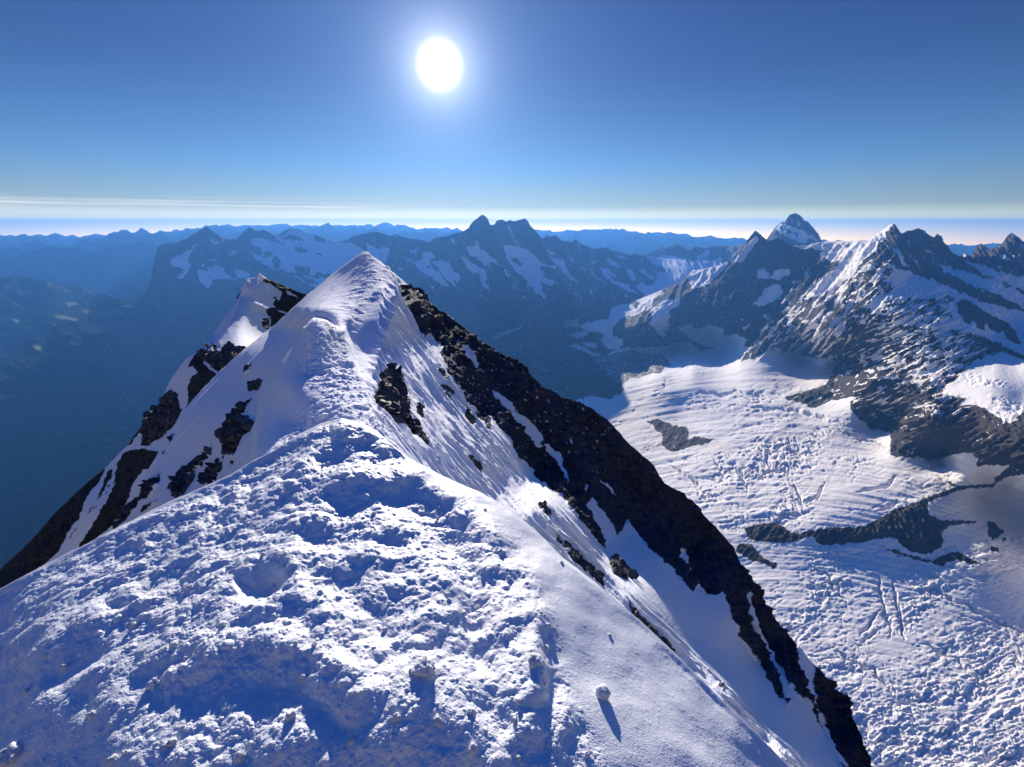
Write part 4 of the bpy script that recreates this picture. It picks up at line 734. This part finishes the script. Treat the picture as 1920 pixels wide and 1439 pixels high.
def dome_relief(X, Y, V):
    q = V.copy(); q[..., 2] *= 0.3
    x, y = V[..., 0], V[..., 1]
    calm = polys(X, Y, [[(800, 860), (960, 940), (1200, 1150), (1480, 1420), (1700, 1700), (1160, 1700), (1120, 1439), (1050, 1250), (1010, 1120), (960, 1020), (860, 950), (780, 905)]], warp=10, grain=60, soft=22, seed=131)
    left = sstep(250, 60, X - (Y - 1150) * 0.4) * 0.4
    rough = 1 - np.maximum(calm * 0.93, left)
    wx = x + 0.05 * fbm(q * 3.2, 3, 139); wy = y + 0.05 * fbm(q * 3.2 + 9, 3, 140)
    h = 0.075 * fbm(q * 1.0, 3, 132) + (0.3 + 0.7 * rough) * 0.056 * fbm(q * 2.6, 3, 151)
    pat = sstep(-0.16, 0.2, fbm(q * 1.9, 3, 133))
    h = h + rough * 0.034 * (billow(q * 3.6, 3, 134) - .4)
    h = h + rough * (0.3 + 0.7 * pat) * 0.0105 * (0.5 - billow(q * 9, 3, 135))
    h = h + rough * (0.4 + 0.6 * pat) * 0.004 * fbm(q * 36, 2, 136)
    h = h + rough * pat * (0.6 * cells(wx, wy, 0.19, 0.18, 0.4, 51) + 0.6 * cells(wx, wy, 0.09, 0.26, 0.4, 52)) + (rough * .6 + 0.12) * 0.6 * cells(wx, wy, 0.04, 0.36, 0.6, 53)
    h = h + (0.0016 + 0.002 * rough) * fbm(q * 110, 2, 137)
    def line(pts, amp, wd, p=2.0):
        d, T = ldist(X + 8 * fbm(v2(X, Y, 0, 60, 60), 3, 141), Y, pts, 160)
        return 0.62 * amp * np.exp(-(d / wd) ** p) * sstep(0, .12, T) * sstep(1, .88, T)
    h = h + line([(600, 985), (680, 940), (760, 935), (830, 975), (870, 1040), (885, 1110), (900, 1200)], -0.11, 30)
    h = h + line([(590, 925), (680, 890), (790, 900), (880, 945), (940, 1010), (990, 1080), (1010, 1150)], 0.045, 24)
    h = h + line([(470, 955), (540, 905), (600, 850), (680, 820)], 0.05, 26) + line([(620, 815), (680, 812), (730, 850)], 0.07, 16)
    h = h + line([(880, 1130), (905, 1230), (930, 1340), (950, 1439)], -0.05, 32) + line([(1000, 1130), (1010, 1260), (985, 1340), (930, 1439)], 0.05, 24) + line([(1035, 1240), (1040, 1340), (1010, 1439)], -0.03, 18)
    h = h + line([(560, 1040), (620, 1080), (700, 1150), (760, 1250)], -0.07, 34) + line([(350, 1230), (480, 1200), (600, 1220), (720, 1320)], 0.05, 30) + line([(250, 1320), (420, 1280), (560, 1300), (680, 1400)], -0.06, 36)
    h = h + line([(30, 1250), (180, 1150), (320, 1060), (420, 1010)], 0.03, 20) + line([(80, 1300), (220, 1190), (360, 1100)], -0.04, 24)
    # deep boot hole and two shallower ones
    for cx, cy_, a, b, dp in ((488, 1088, 38, 27, .15), (770, 1225, 40, 30, .03), (610, 1010, 40, 22, .04)):
        xw = X + 14 * fbm(v2(X, Y, 0, 34, 34, cx), 3, 152); yw = Y + 12 * fbm(v2(X, Y, 0, 34, 34, cx + 5), 3, 153)
        e = ((xw - cx) / a) ** 2 + ((yw - cy_) / b) ** 2 + 0.5 * (xw - cx) / a * (yw - cy_) / b
        h = h - dp * np.exp(-e ** 1.2)
    return h
def dome():
    m, t, b = new_mat('near_snow')
    tc = N(t, 'ShaderNodeTexCoord').outputs['Object']
    n1 = nz(t, tc, 160, 3, 0.6); n2 = nz(t, tc, 500, 2, 0.5); n3 = nz(t, tc, 3.0, 3)
    L(t, mix(t, n3.outputs[0], (0.76, 0.79, 0.83), (0.80, 0.825, 0.86)), b.inputs['Base Color'])
    b.inputs['Roughness'].default_value = 0.45; b.inputs['Specular IOR Level'].default_value = 0.35
    b.inputs['Subsurface Weight'].default_value = 0.12; b.inputs['Subsurface Radius'].default_value = (0.9, 0.95, 1.0); b.inputs['Subsurface Scale'].default_value = 0.02
    bp = N(t, 'ShaderNodeBump'); bp.inputs['Distance'].default_value = 0.004; bp.inputs['Strength'].default_value = 0.7; L(t, n1.outputs[0], bp.inputs['Height'])
    b2 = N(t, 'ShaderNodeBump'); b2.inputs['Distance'].default_value = 0.0015; b2.inputs['Strength'].default_value = 0.6; L(t, n2.outputs[0], b2.inputs['Height']); L(t, bp.outputs[0], b2.inputs['Normal'])
    L(t, b2.outputs[0], b.inputs['Normal'])
    def rel(X, Y, V): return dome_relief(X, Y, V) * F / np.linalg.norm(V, axis=-1)
    bot = [(-300, 1700), (1640, 1700)]
    o = sheet('snow_ground', DOME_TOP, bot, DD, m, step=1.25, stepy=1.25, relief=rel, jag=(1.6, 24), seed=130, back=(0.02, 0.9, 8), crest_fade=14)
    tag(o, kind='structure')
    return m
M_SNOW = dome()

# ------------------------------------------------------------------ rock outcrops sticking out of the snow
def rock_mat(name, a, b_, s):
    m, t, b = new_mat(name)
    tc = N(t, 'ShaderNodeTexCoord').outputs['Object']
    n1 = nz(t, tc, 1.2 / s, 6, 0.6); n2 = nz(t, tc, 9 / s, 4)
    L(t, mix(t, ramp(t, n1.outputs[0], [(0.38, (0, 0, 0)), (0.64, (1, 1, 1))]).outputs[0], a, b_), b.inputs['Base Color'])
    b.inputs['Roughness'].default_value = 0.7; b.inputs['Specular IOR Level'].default_value = 0.3
    bp = N(t, 'ShaderNodeBump'); bp.inputs['Distance'].default_value = s * 0.08; bp.inputs['Strength'].default_value = 0.9
    L(t, mix(t, 0.4, n1.outputs[0], n2.outputs[0]), bp.inputs['Height']); L(t, bp.outputs[0], b.inputs['Normal'])
    return m
M_SLAB = rock_mat('slab_rock', (0.016, 0.017, 0.022), (0.11, 0.105, 0.105), 0.5)
def in_poly(x, y, poly): return sdist(np.array([float(x)]), np.array([float(y)]), poly, 60)[0]
def slab_pile(poly, n, size, depth, label, dipx=0.5, group=None, lift=0.3, thick=0.38, seed=1, cover=0.25):
    """one outcrop: interlocking angular slabs of one foliation, a single mesh"""
    rnd = random.Random(seed); pa = np.array(poly, float)
    x0, y0 = pa.min(0); x1, y1 = pa.max(0); vs, fs, cs = [], [], []
    k = 0; tries = 0
    ctr = P(pa[:, 0].mean(), pa[:, 1].mean(), float(depth(np.array([[pa[:, 0].mean()]]), np.array([[pa[:, 1].mean()]]))[0, 0]))
    fol = Vector((dipx, -0.35, 0.8)).normalized()
    while k < n and tries < n * 40:
        tries += 1
        x, y = rnd.uniform(x0, x1), rnd.uniform(y0, y1)
        if in_poly(x, y, poly) < -0.5: continue
        r = float(depth(np.array([[x]]), np.array([[y]]))[0, 0]); c = Vector(P(x, y, r * 0.998))
        nn = (fol + Vector((rnd.gauss(0, .22), rnd.gauss(0, .22), rnd.gauss(0, .15)))).normalized()
        a = nn.cross(Vector((rnd.gauss(0, 1), rnd.gauss(0, 1), rnd.gauss(0, .4)))).normalized(); b2 = nn.cross(a)
        s = size * rnd.uniform(0.45, 1.25) ; la, lb, lc = s * rnd.uniform(.7, 1.3), s * rnd.uniform(.4, .8), s * thick * rnd.uniform(.5, 1.2)
        c = c + nn * lift * lc
        base = len(vs)
        for dz in (-1, 1):
            m_ = 5 + (k % 2)
            for q in range(6):
                an = q * math.pi / 3 + rnd.uniform(-.25, .25); rr = rnd.uniform(.75, 1.1)
                vs.append(c + a * la * math.cos(an) * rr + b2 * lb * math.sin(an) * rr + nn * lc * dz * rnd.uniform(.6, 1.1))
        fs.append([base + q for q in range(6)][::-1]); fs.append([base + 6 + q for q in range(6)])
        for q in range(6): fs.append([base + q, base + (q + 1) % 6, base + 6 + (q + 1) % 6, base + 6 + q])
        k += 1
    me = bpy.data.meshes.new('rock_outcrop'); o = bpy.data.objects.new('rock_outcrop', me)
    cv = Vector(ctr); me.from_pydata([v - cv for v in vs], [], fs); me.update(); me.materials.append(M_SLAB)
    o.location = cv; COL.objects.link(o); tag(o, label, 'rock', group)
    return o
slab_pile([(729, 690), (738, 688), (745, 706), (750, 722), (759, 734), (757, 757), (762, 782), (752, 796), (740, 786), (726, 776), (712, 752), (714, 729), (716, 712), (723, 700)], 190, 0.16, D1, 'large pile of broken dark slabs in the fluted snow below the crest hollow', seed=2, lift=1.2)
slab_pile([(760, 788), (780, 790), (788, 809), (804, 826), (800, 833), (778, 810), (762, 798)], 60, 0.09, D1, 'thin tail of broken slabs running down from the large rock pile', seed=3, lift=.8)
slab_pile(SPOTS[0], 26, 0.14, D1, 'small brown rocks in the fluted snow nearest the dark rock face', seed=4, lift=.8)
slab_pile(SPOTS[1], 26, 0.16, D1, 'brown rock rib in the fluted snow just below the small brown rocks', seed=5, lift=.8)
slab_pile(SPOTS[2], 22, 0.10, D1, 'narrow upright rock alone in the middle of the fluted snow', seed=6, lift=.8)
slab_pile(SPOTS[3], 26, 0.17, D1, 'rocks between the fluted snow and the smooth blue snow band', seed=7, lift=.8)
slab_pile(SPOTS[15], 30, 0.09, D1, 'dark split rocks just above the rounded edge of the near snow', seed=8, lift=.8)
slab_pile(SPOTS[4], 150, 0.18, D1, 'long row of dark rocks showing along the right edge of the near snow, upper one', seed=9, lift=.8)
slab_pile(SPOTS[5], 170, 0.17, D1, 'long row of dark rocks showing along the right edge of the near snow, lower one', seed=10, lift=.8)
slab_pile(SPOTS[6], 30, 0.16, D1, 'small rocks where the fluted snow meets the near snow edge, above the long rows', seed=11, lift=.8)
slab_pile(SPOTS[8], 34, 0.40, D1, 'dark rock island in the smooth snow left of the dark rock face', seed=12, lift=.6)
slab_pile([(422, 797), (444, 774), (462, 760), (452, 782), (474, 790), (470, 804), (453, 817), (440, 846), (430, 848), (414, 830), (412, 818)], 60, 0.33, D1, 'dark snow-capped rock in the shaded left flank of the ridge, the largest there', seed=13, lift=.6)
slab_pile([(378, 893), (409, 866), (416, 879), (396, 905), (380, 906)], 34, 0.26, D1, 'rust-streaked slab rock on the left flank touching the near snow edge', seed=14, lift=.6)
slab_pile([(397, 847), (375, 875), (353, 887), (359, 900), (339, 930), (322, 929), (328, 903), (353, 878), (376, 858)], 50, 0.30, D1, 'long dark rock band on the left flank between the largest rock and the valley', seed=15, lift=.5)
slab_pile([(468, 721), (490, 719), (484, 730), (471, 730)], 16, 0.26, D1, 'small dark rock under a snow cap high on the left flank', seed=16, lift=.6)
slab_pile([(767, 543), (776, 541), (784, 546), (800, 560), (800, 568), (786, 566), (770, 556), (757, 552)], 60, 0.22, D1, 'sunlit slab stack at the top end of the dark rock face beside the summit snow', seed=17, lift=1.0)
slab_pile([(380, 661), (412, 664), (421, 652), (430, 646), (444, 652), (466, 655), (446, 668), (420, 690), (392, 676), (372, 668)], 120, 0.75, D2, 'dark rock platform under the two climbers on the second ridge', seed=18, lift=.35)
slab_pile([(331, 736), (338, 772), (322, 798), (300, 820), (278, 832), (270, 812), (274, 787), (290, 760), (308, 746)], 110, 0.95, D2, 'dark rock buttress on the second ridge below the platform of the climbers', seed=19, lift=.35)

# ------------------------------------------------------------------ loose clods of snow
def dome_point(px, py):
    X = np.array([[float(px)]]); Y = np.array([[float(py)]]); V = P(X, Y, DD(X, Y))
    return Vector(V[0, 0]) + Vector((0, 0, 1)) * float(dome_relief(X, Y, V)[0, 0])
M_CLOD = M_SNOW
def clod_mesh(seed, rough, sub=4):
    bm = bmesh.new(); bmesh.ops.create_icosphere(bm, subdivisions=sub, radius=1)
    co = np.array([v.co[:] for v in bm.verts])
    d = 1 + rough * fbm(co * 1.3 + seed * 9, 4, seed) + rough * 0.5 * (billow(co * 4 + seed, 3, seed + 3) - .4)
    for v, q in zip(bm.verts, d): v.co *= float(q)
    me = bpy.data.meshes.new('snow_clod'); bm.to_mesh(me); bm.free()
    for p in me.polygons: p.use_smooth = True
    me.materials.append(M_CLOD); return me
variants = [clod_mesh(k, 0.75) for k in range(5)]
ball = bpy.data.objects.new('snow_ball', clod_mesh(9, 0.42)); COL.objects.link(ball)
q = dome_point(1129, 1306); s = 13 * q.length / F / 1.18; ball.location = q + Vector((0, 0, s * 0.55)); ball.scale = (s, s, s * 0.97)
tag(ball, 'round white snowball casting a long shadow on the smooth snow, lower right', 'snowball')
def clod(px, py, rad, label, group, k):
    o = bpy.data.objects.new('snow_clod', variants[k % 5]); COL.objects.link(o)
    q = dome_point(px, py); s = rad * q.length / F
    rnd = random.Random(k); o.location = q + Vector((0, 0, s * 0.15)); o.scale = (s * rnd.uniform(.8, 1.2), s * rnd.uniform(.8, 1.2), s * rnd.uniform(.7, 1.0))
    o.rotation_euler = (rnd.uniform(-.5, .5), rnd.uniform(-.5, .5), rnd.uniform(0, 6.28)); tag(o, label, 'snow clod', group)
    return o
big = clod(797, 1262, 14, 'longish pale snow clod left of the middle of the foreground, above the bottom edge', None, 1); big.scale.x *= 1.5
clod(1001, 1256, 9, 'pale snow clod at the head of a long dark shadow, left of the snowball', None, 2)
clod(20, 1422, 12, 'bright snow clod in the bottom left corner', None, 3)
spots = [(868, 1139, 7), (895, 1124, 6), (954, 1087, 5), (939, 1039, 6), (1053, 1061, 5), (1143, 1193, 4), (1025, 1216, 6), (1020, 1205, 3), (1027, 1183, 7), (883, 1332, 10), (821, 1353, 9), (966, 1352, 6), (887, 1406, 9), (972, 1424, 6), (949, 1188, 5), (842, 1124, 5), (973, 1321, 6), (745, 1353, 8),
         (590, 1212, 6), (556, 1212, 4), (355, 1100, 6), (172, 1341, 7), (567, 1267, 7), (286, 1278, 9), (321, 1393, 8), (493, 1037, 5), (327, 1209, 7), (544, 1341, 9), (974, 1324, 5), (700, 960, 5), (640, 905, 4), (820, 960, 4), (760, 1010, 6), (905, 1065, 5), (600, 1110, 6), (420, 1180, 6), (250, 1170, 5), (120, 1250, 7), (80, 1180, 4), (660, 1390, 9), (450, 1420, 9), (210, 1420, 8), (1100, 1420, 6), (1060, 1350, 5), (910, 960, 4), (530, 930, 4), (720, 1170, 6), (780, 1130, 5), (680, 1050, 5), (400, 980, 4)]
rr = random.Random(5)
for _ in range(24):
    x = rr.uniform(20, 1060); y = rr.uniform(0, 1) ** .8
    ty = float(np.interp(x, [a[0] for a in DOME_TOP], [a[1] for a in DOME_TOP])); y = ty + 60 + (1430 - ty - 60) * y
    spots.append((x, y, rr.uniform(2.0, 4.2) * (0.7 + 0.6 * (y - 800) / 600)))
for k, (x, y, s) in enumerate(spots):
    clod(x, y, s * 0.7, 'small lumpy clod of snow lying loose on the churned foreground snow', 'loose snow clods on the foreground snow', k)

# ------------------------------------------------------------------ the two climbers
def plain_mat(name, col, rough=0.7):
    m, t, b = new_mat(name); tc = N(t, 'ShaderNodeTexCoord').outputs['Object']; n = nz(t, tc, 25, 3)
    L(t, mix(t, n.outputs[0], tuple(c * .8 for c in col), tuple(min(1, c * 1.2) for c in col)), b.inputs['Base Color']); b.inputs['Roughness'].default_value = rough
    return m
C_SKIN = plain_mat('skin', (0.45, 0.27, 0.19)); C_RED = plain_mat('red_fabric', (0.20, 0.03, 0.035)); C_DARK = plain_mat('dark_fabric', (0.018, 0.02, 0.028)); C_GREEN = plain_mat('olive_fabric', (0.05, 0.07, 0.045))
C_GREY = plain_mat('grey_fabric', (0.45, 0.46, 0.5)); C_BOOT = plain_mat('boot_leather', (0.02, 0.018, 0.02)); C_METAL = plain_mat('axe_metal', (0.3, 0.3, 0.32), 0.35)
def skin(name, verts, edges, radii, mat, parent, root=0):
    me = bpy.data.meshes.new(name); me.from_pydata([Vector(v) for v in verts], edges, []); o = bpy.data.objects.new(name, me); COL.objects.link(o)
    md = o.modifiers.new('skin', 'SKIN'); o.modifiers.new('sub', 'SUBSURF').levels = 1; o.modifiers['sub'].render_levels = 2
    for k, r in enumerate(radii):
        me.skin_vertices[0].data[k].radius = (r, r) if not isinstance(r, tuple) else r; me.skin_vertices[0].data[k].use_root = (k == root)
    me.materials.append(mat); o.parent = parent
    for p in me.polygons: p.use_smooth = True
    md.use_smooth_shade = True
    return o
def blob(name, c, sc, mat, parent, seed=0, rough=0.06, sub=3):
    bm = bmesh.new(); bmesh.ops.create_icosphere(bm, subdivisions=sub, radius=1)
    for v in bm.verts:
        p = v.co; e = [abs(t) ** 0.7 * (1 if t > 0 else -1) for t in p]; v.co = Vector((c[0] + e[0] * sc[0], c[1] + e[1] * sc[1], c[2] + e[2] * sc[2]))
    me = bpy.data.meshes.new(name); bm.to_mesh(me); bm.free(); me.materials.append(mat)
    for p in me.polygons: p.use_smooth = True
    o = bpy.data.objects.new(name, me); COL.objects.link(o); o.parent = parent; return o
def person(px, py, r, J, jacket, trousers, helmet, pack, label, height=1.0):
    root = bpy.data.objects.new('person', None); COL.objects.link(root)
    pos = Vector(P(px, py, r)); az = math.atan2(pos.x, pos.y); root.location = pos; root.rotation_euler = (0, 0, -az); root.scale = (height,) * 3
    tag(root, label, 'climber', 'climbers on the second ridge')
    V = []; E = []; R = []
    idx = {}
    def add(n, p, r_): idx[n] = len(V); V.append(p); R.append(r_)
    add('pel', J['pel'], (.14, .11)); add('spi', J['spi'], (.13, .10)); add('che', J['che'], (.16, .12)); add('nek', J['nek'], .055); add('hea', J['hea'], (.085, .10))
    top = tuple(a + (a - b) * .35 for a, b in zip(J['hea'], J['nek'])); add('top', top, .06)
    E += [(0, 1), (1, 2), (2, 3), (3, 4), (4, 5)]
    for s in 'LR':
        add('hip' + s, J['hip' + s], .095); add('kne' + s, J['kne' + s], .062); add('ank' + s, J['ank' + s], .042)
        toe = tuple(a + b for a, b in zip(J['ank' + s], (J.get('face', -.1), -.16, -.04))); add('toe' + s, toe, .035)
        E += [(0, idx['hip' + s]), (idx['hip' + s], idx['kne' + s]), (idx['kne' + s], idx['ank' + s]), (idx['ank' + s], idx['toe' + s])]
        add('sho' + s, J['sho' + s], .062); add('elb' + s, J['elb' + s], .043); add('wri' + s, J['wri' + s], .03)
        d = Vector(J['wri' + s]) - Vector(J['elb' + s]); d.normalize(); side = d.cross(Vector((0, 1, 0))).normalized()
        w_ = Vector(J['wri' + s]); palm = w_ + d * .06; add('pal' + s, tuple(palm), (.034, .02))
        E += [(2, idx['sho' + s]), (idx['sho' + s], idx['elb' + s]), (idx['elb' + s], idx['wri' + s]), (idx['wri' + s], idx['pal' + s])]
        for f in range(4):
            o1 = palm + side * (f - 1.5) * .022 + d * .035; o2 = o1 + d * (.035 + .006 * (f in (1, 2))) + Vector((0, -.02, 0))
            add('f%d%s' % (f, s), tuple(o1), .009); add('g%d%s' % (f, s), tuple(o2), .008)
            E += [(idx['pal' + s], idx['f%d%s' % (f, s)]), (idx['f%d%s' % (f, s)], idx['g%d%s' % (f, s)])]
        th = w_ + d * .03 + side * .04; add('th' + s, tuple(th), .011); add('tt' + s, tuple(th + d * .035 + side * .012), .009)
        E += [(idx['pal' + s], idx['th' + s]), (idx['th' + s], idx['tt' + s])]
    skin('body', V, E, R, C_SKIN, root)
    hd = Vector(J['hea']); nose = blob('nose', hd + Vector((J.get('face', 0) * .6, -.10, -.01)), (.014, .02, .022), C_SKIN, bpy.data.objects[root.children[0].name] if root.children else root, sub=2)
    g = lambda *n: [V[idx[k]] for k in n]
    skin('jacket', g('pel', 'spi', 'che', 'nek', 'shoL', 'elbL', 'wriL', 'shoR', 'elbR', 'wriR'), [(0, 1), (1, 2), (2, 3), (2, 4), (4, 5), (5, 6), (2, 7), (7, 8), (8, 9)],
         [(.18, .14), (.165, .13), (.195, .15), .075, .085, .062, .048, .085, .062, .048], jacket, root, 1)
    skin('trousers', g('pel', 'hipL', 'kneL', 'ankL', 'hipR', 'kneR', 'ankR'), [(0, 1), (1, 2), (2, 3), (0, 4), (4, 5), (5, 6)], [(.17, .13), .115, .08, .062, .115, .08, .062], trousers, root, 0)
    h = blob('helmet', hd + (Vector(top) - hd) * .55 + Vector((0, .01, .02)), (.125, .14, .10), helmet, root)
    if pack:
        c = (Vector(J['che']) + Vector(J['spi'])) / 2 + Vector(pack[0]); blob('backpack', c, (.16, .12, .26), pack[1], root)
    for s in 'LR':
        a = Vector(J['ank' + s]); blob('boot', a + Vector((J.get('face', -.1) * .5, -.06, -.03)), (.065, .15, .07), C_BOOT, root)
    return root
A = dict(pel=(.02, .05, .84), spi=(-.1, .03, 1.04), che=(-.24, -.02, 1.26), nek=(-.34, -.06, 1.40), hea=(-.40, -.09, 1.52), hipL=(-.08, .05, .80), kneL=(-.20, -.06, .46), ankL=(-.22, .0, .09), hipR=(.12, .06, .80), kneR=(.24, -.02, .45), ankR=(.30, .06, .09),
         shoL=(-.42, -.06, 1.30), elbL=(-.52, -.10, 1.03), wriL=(-.58, -.16, .80), shoR=(-.10, .05, 1.34), elbR=(.16, .0, 1.16), wriR=(.36, -.05, 1.05), face=-.08)
B = dict(pel=(.06, .05, .92), spi=(.04, .04, 1.12), che=(0, .02, 1.36), nek=(-.04, 0, 1.52), hea=(-.06, -.03, 1.66), hipL=(-.04, .05, .88), kneL=(-.05, -.06, .48), ankL=(-.04, .02, .09), hipR=(.15, .05, .88), kneR=(.2, -.04, .46), ankR=(.24, .04, .06),
         shoL=(-.2, 0, 1.42), elbL=(-.40, -.06, 1.30), wriL=(-.60, -.08, 1.22), shoR=(.2, .03, 1.42), elbR=(.33, -.02, 1.16), wriR=(.38, -.1, .92), face=-.02)
r_a = float(D2(np.array([[392.0]]), np.array([[660.0]]))[0, 0]) * 0.972
r_b = float(D2(np.array([[405.0]]), np.array([[664.0]]))[0, 0]) * 0.972
person(392.5, 660.5, r_a, A, C_RED, C_DARK, C_GREY, ((.16, .12, .06), C_GREY), 'climber in a red jacket bending to the left on the rocky second ridge', 1.04)
person(404.5, 664.0, r_b, B, C_DARK, C_GREEN, C_DARK, ((.10, .16, .0), C_DARK), 'dark-clothed climber standing upright with one arm held out, right of the red jacket', 1.08)
axe = bpy.data.objects.new('ice_axe', None); COL.objects.link(axe)
pa_ = Vector(P(392.5, 660.5, r_a)); az_ = math.atan2(pa_.x, pa_.y); axe.location = pa_; axe.rotation_euler = (0, 0, -az_); axe.scale = (1.04,) * 3
tag(axe, 'slim ice axe held low by the climber in the red jacket', 'ice axe')
def bar(name, a, b_, r, mat, parent, n=8):
    a, b_ = Vector(a), Vector(b_); d = (b_ - a).normalized(); u = d.orthogonal().normalized(); w_ = d.cross(u)
    vs = [p + (u * math.cos(k * 2 * math.pi / n) + w_ * math.sin(k * 2 * math.pi / n)) * r for p in (a, b_) for k in range(n)]
    fs = [[k, (k + 1) % n, n + (k + 1) % n, n + k] for k in range(n)] + [list(range(n))[::-1], list(range(n, 2 * n))]
    me = bpy.data.meshes.new(name); me.from_pydata(vs, [], fs); me.materials.append(mat); o = bpy.data.objects.new(name, me); COL.objects.link(o); o.parent = parent; return o
bar('shaft', (-.62, -.2, .84), (-.70, -.22, .2), .016, C_METAL, axe)
bar('pick', (-.74, -.22, .86), (-.50, -.20, .84), .014, C_METAL, axe)

# ------------------------------------------------------------------ air
def haze():
    m = bpy.data.materials.new('haze'); m.use_nodes = True; t = m.node_tree; t.nodes.clear()
    o = N(t, 'ShaderNodeOutputMaterial'); v = N(t, 'ShaderNodeVolumePrincipled')
    v.inputs['Color'].default_value = (0.11, 0.375, 1.0, 1); v.inputs['Density'].default_value = 3.6e-5; v.inputs['Anisotropy'].default_value = 0.3
    L(t, v.outputs[0], o.inputs['Volume'])
    bm = bmesh.new(); bmesh.ops.create_cube(bm, size=1)
    for q in bm.verts: q.co = Vector((q.co.x * 104400, 10800 + q.co.y * 52400, (q.co.z + .5) * 3211 - 3001))
    me = bpy.data.meshes.new('haze'); bm.to_mesh(me); bm.free(); me.materials.append(m)
    h = bpy.data.objects.new('haze', me); COL.objects.link(h); tag(h, kind='stuff')
haze()
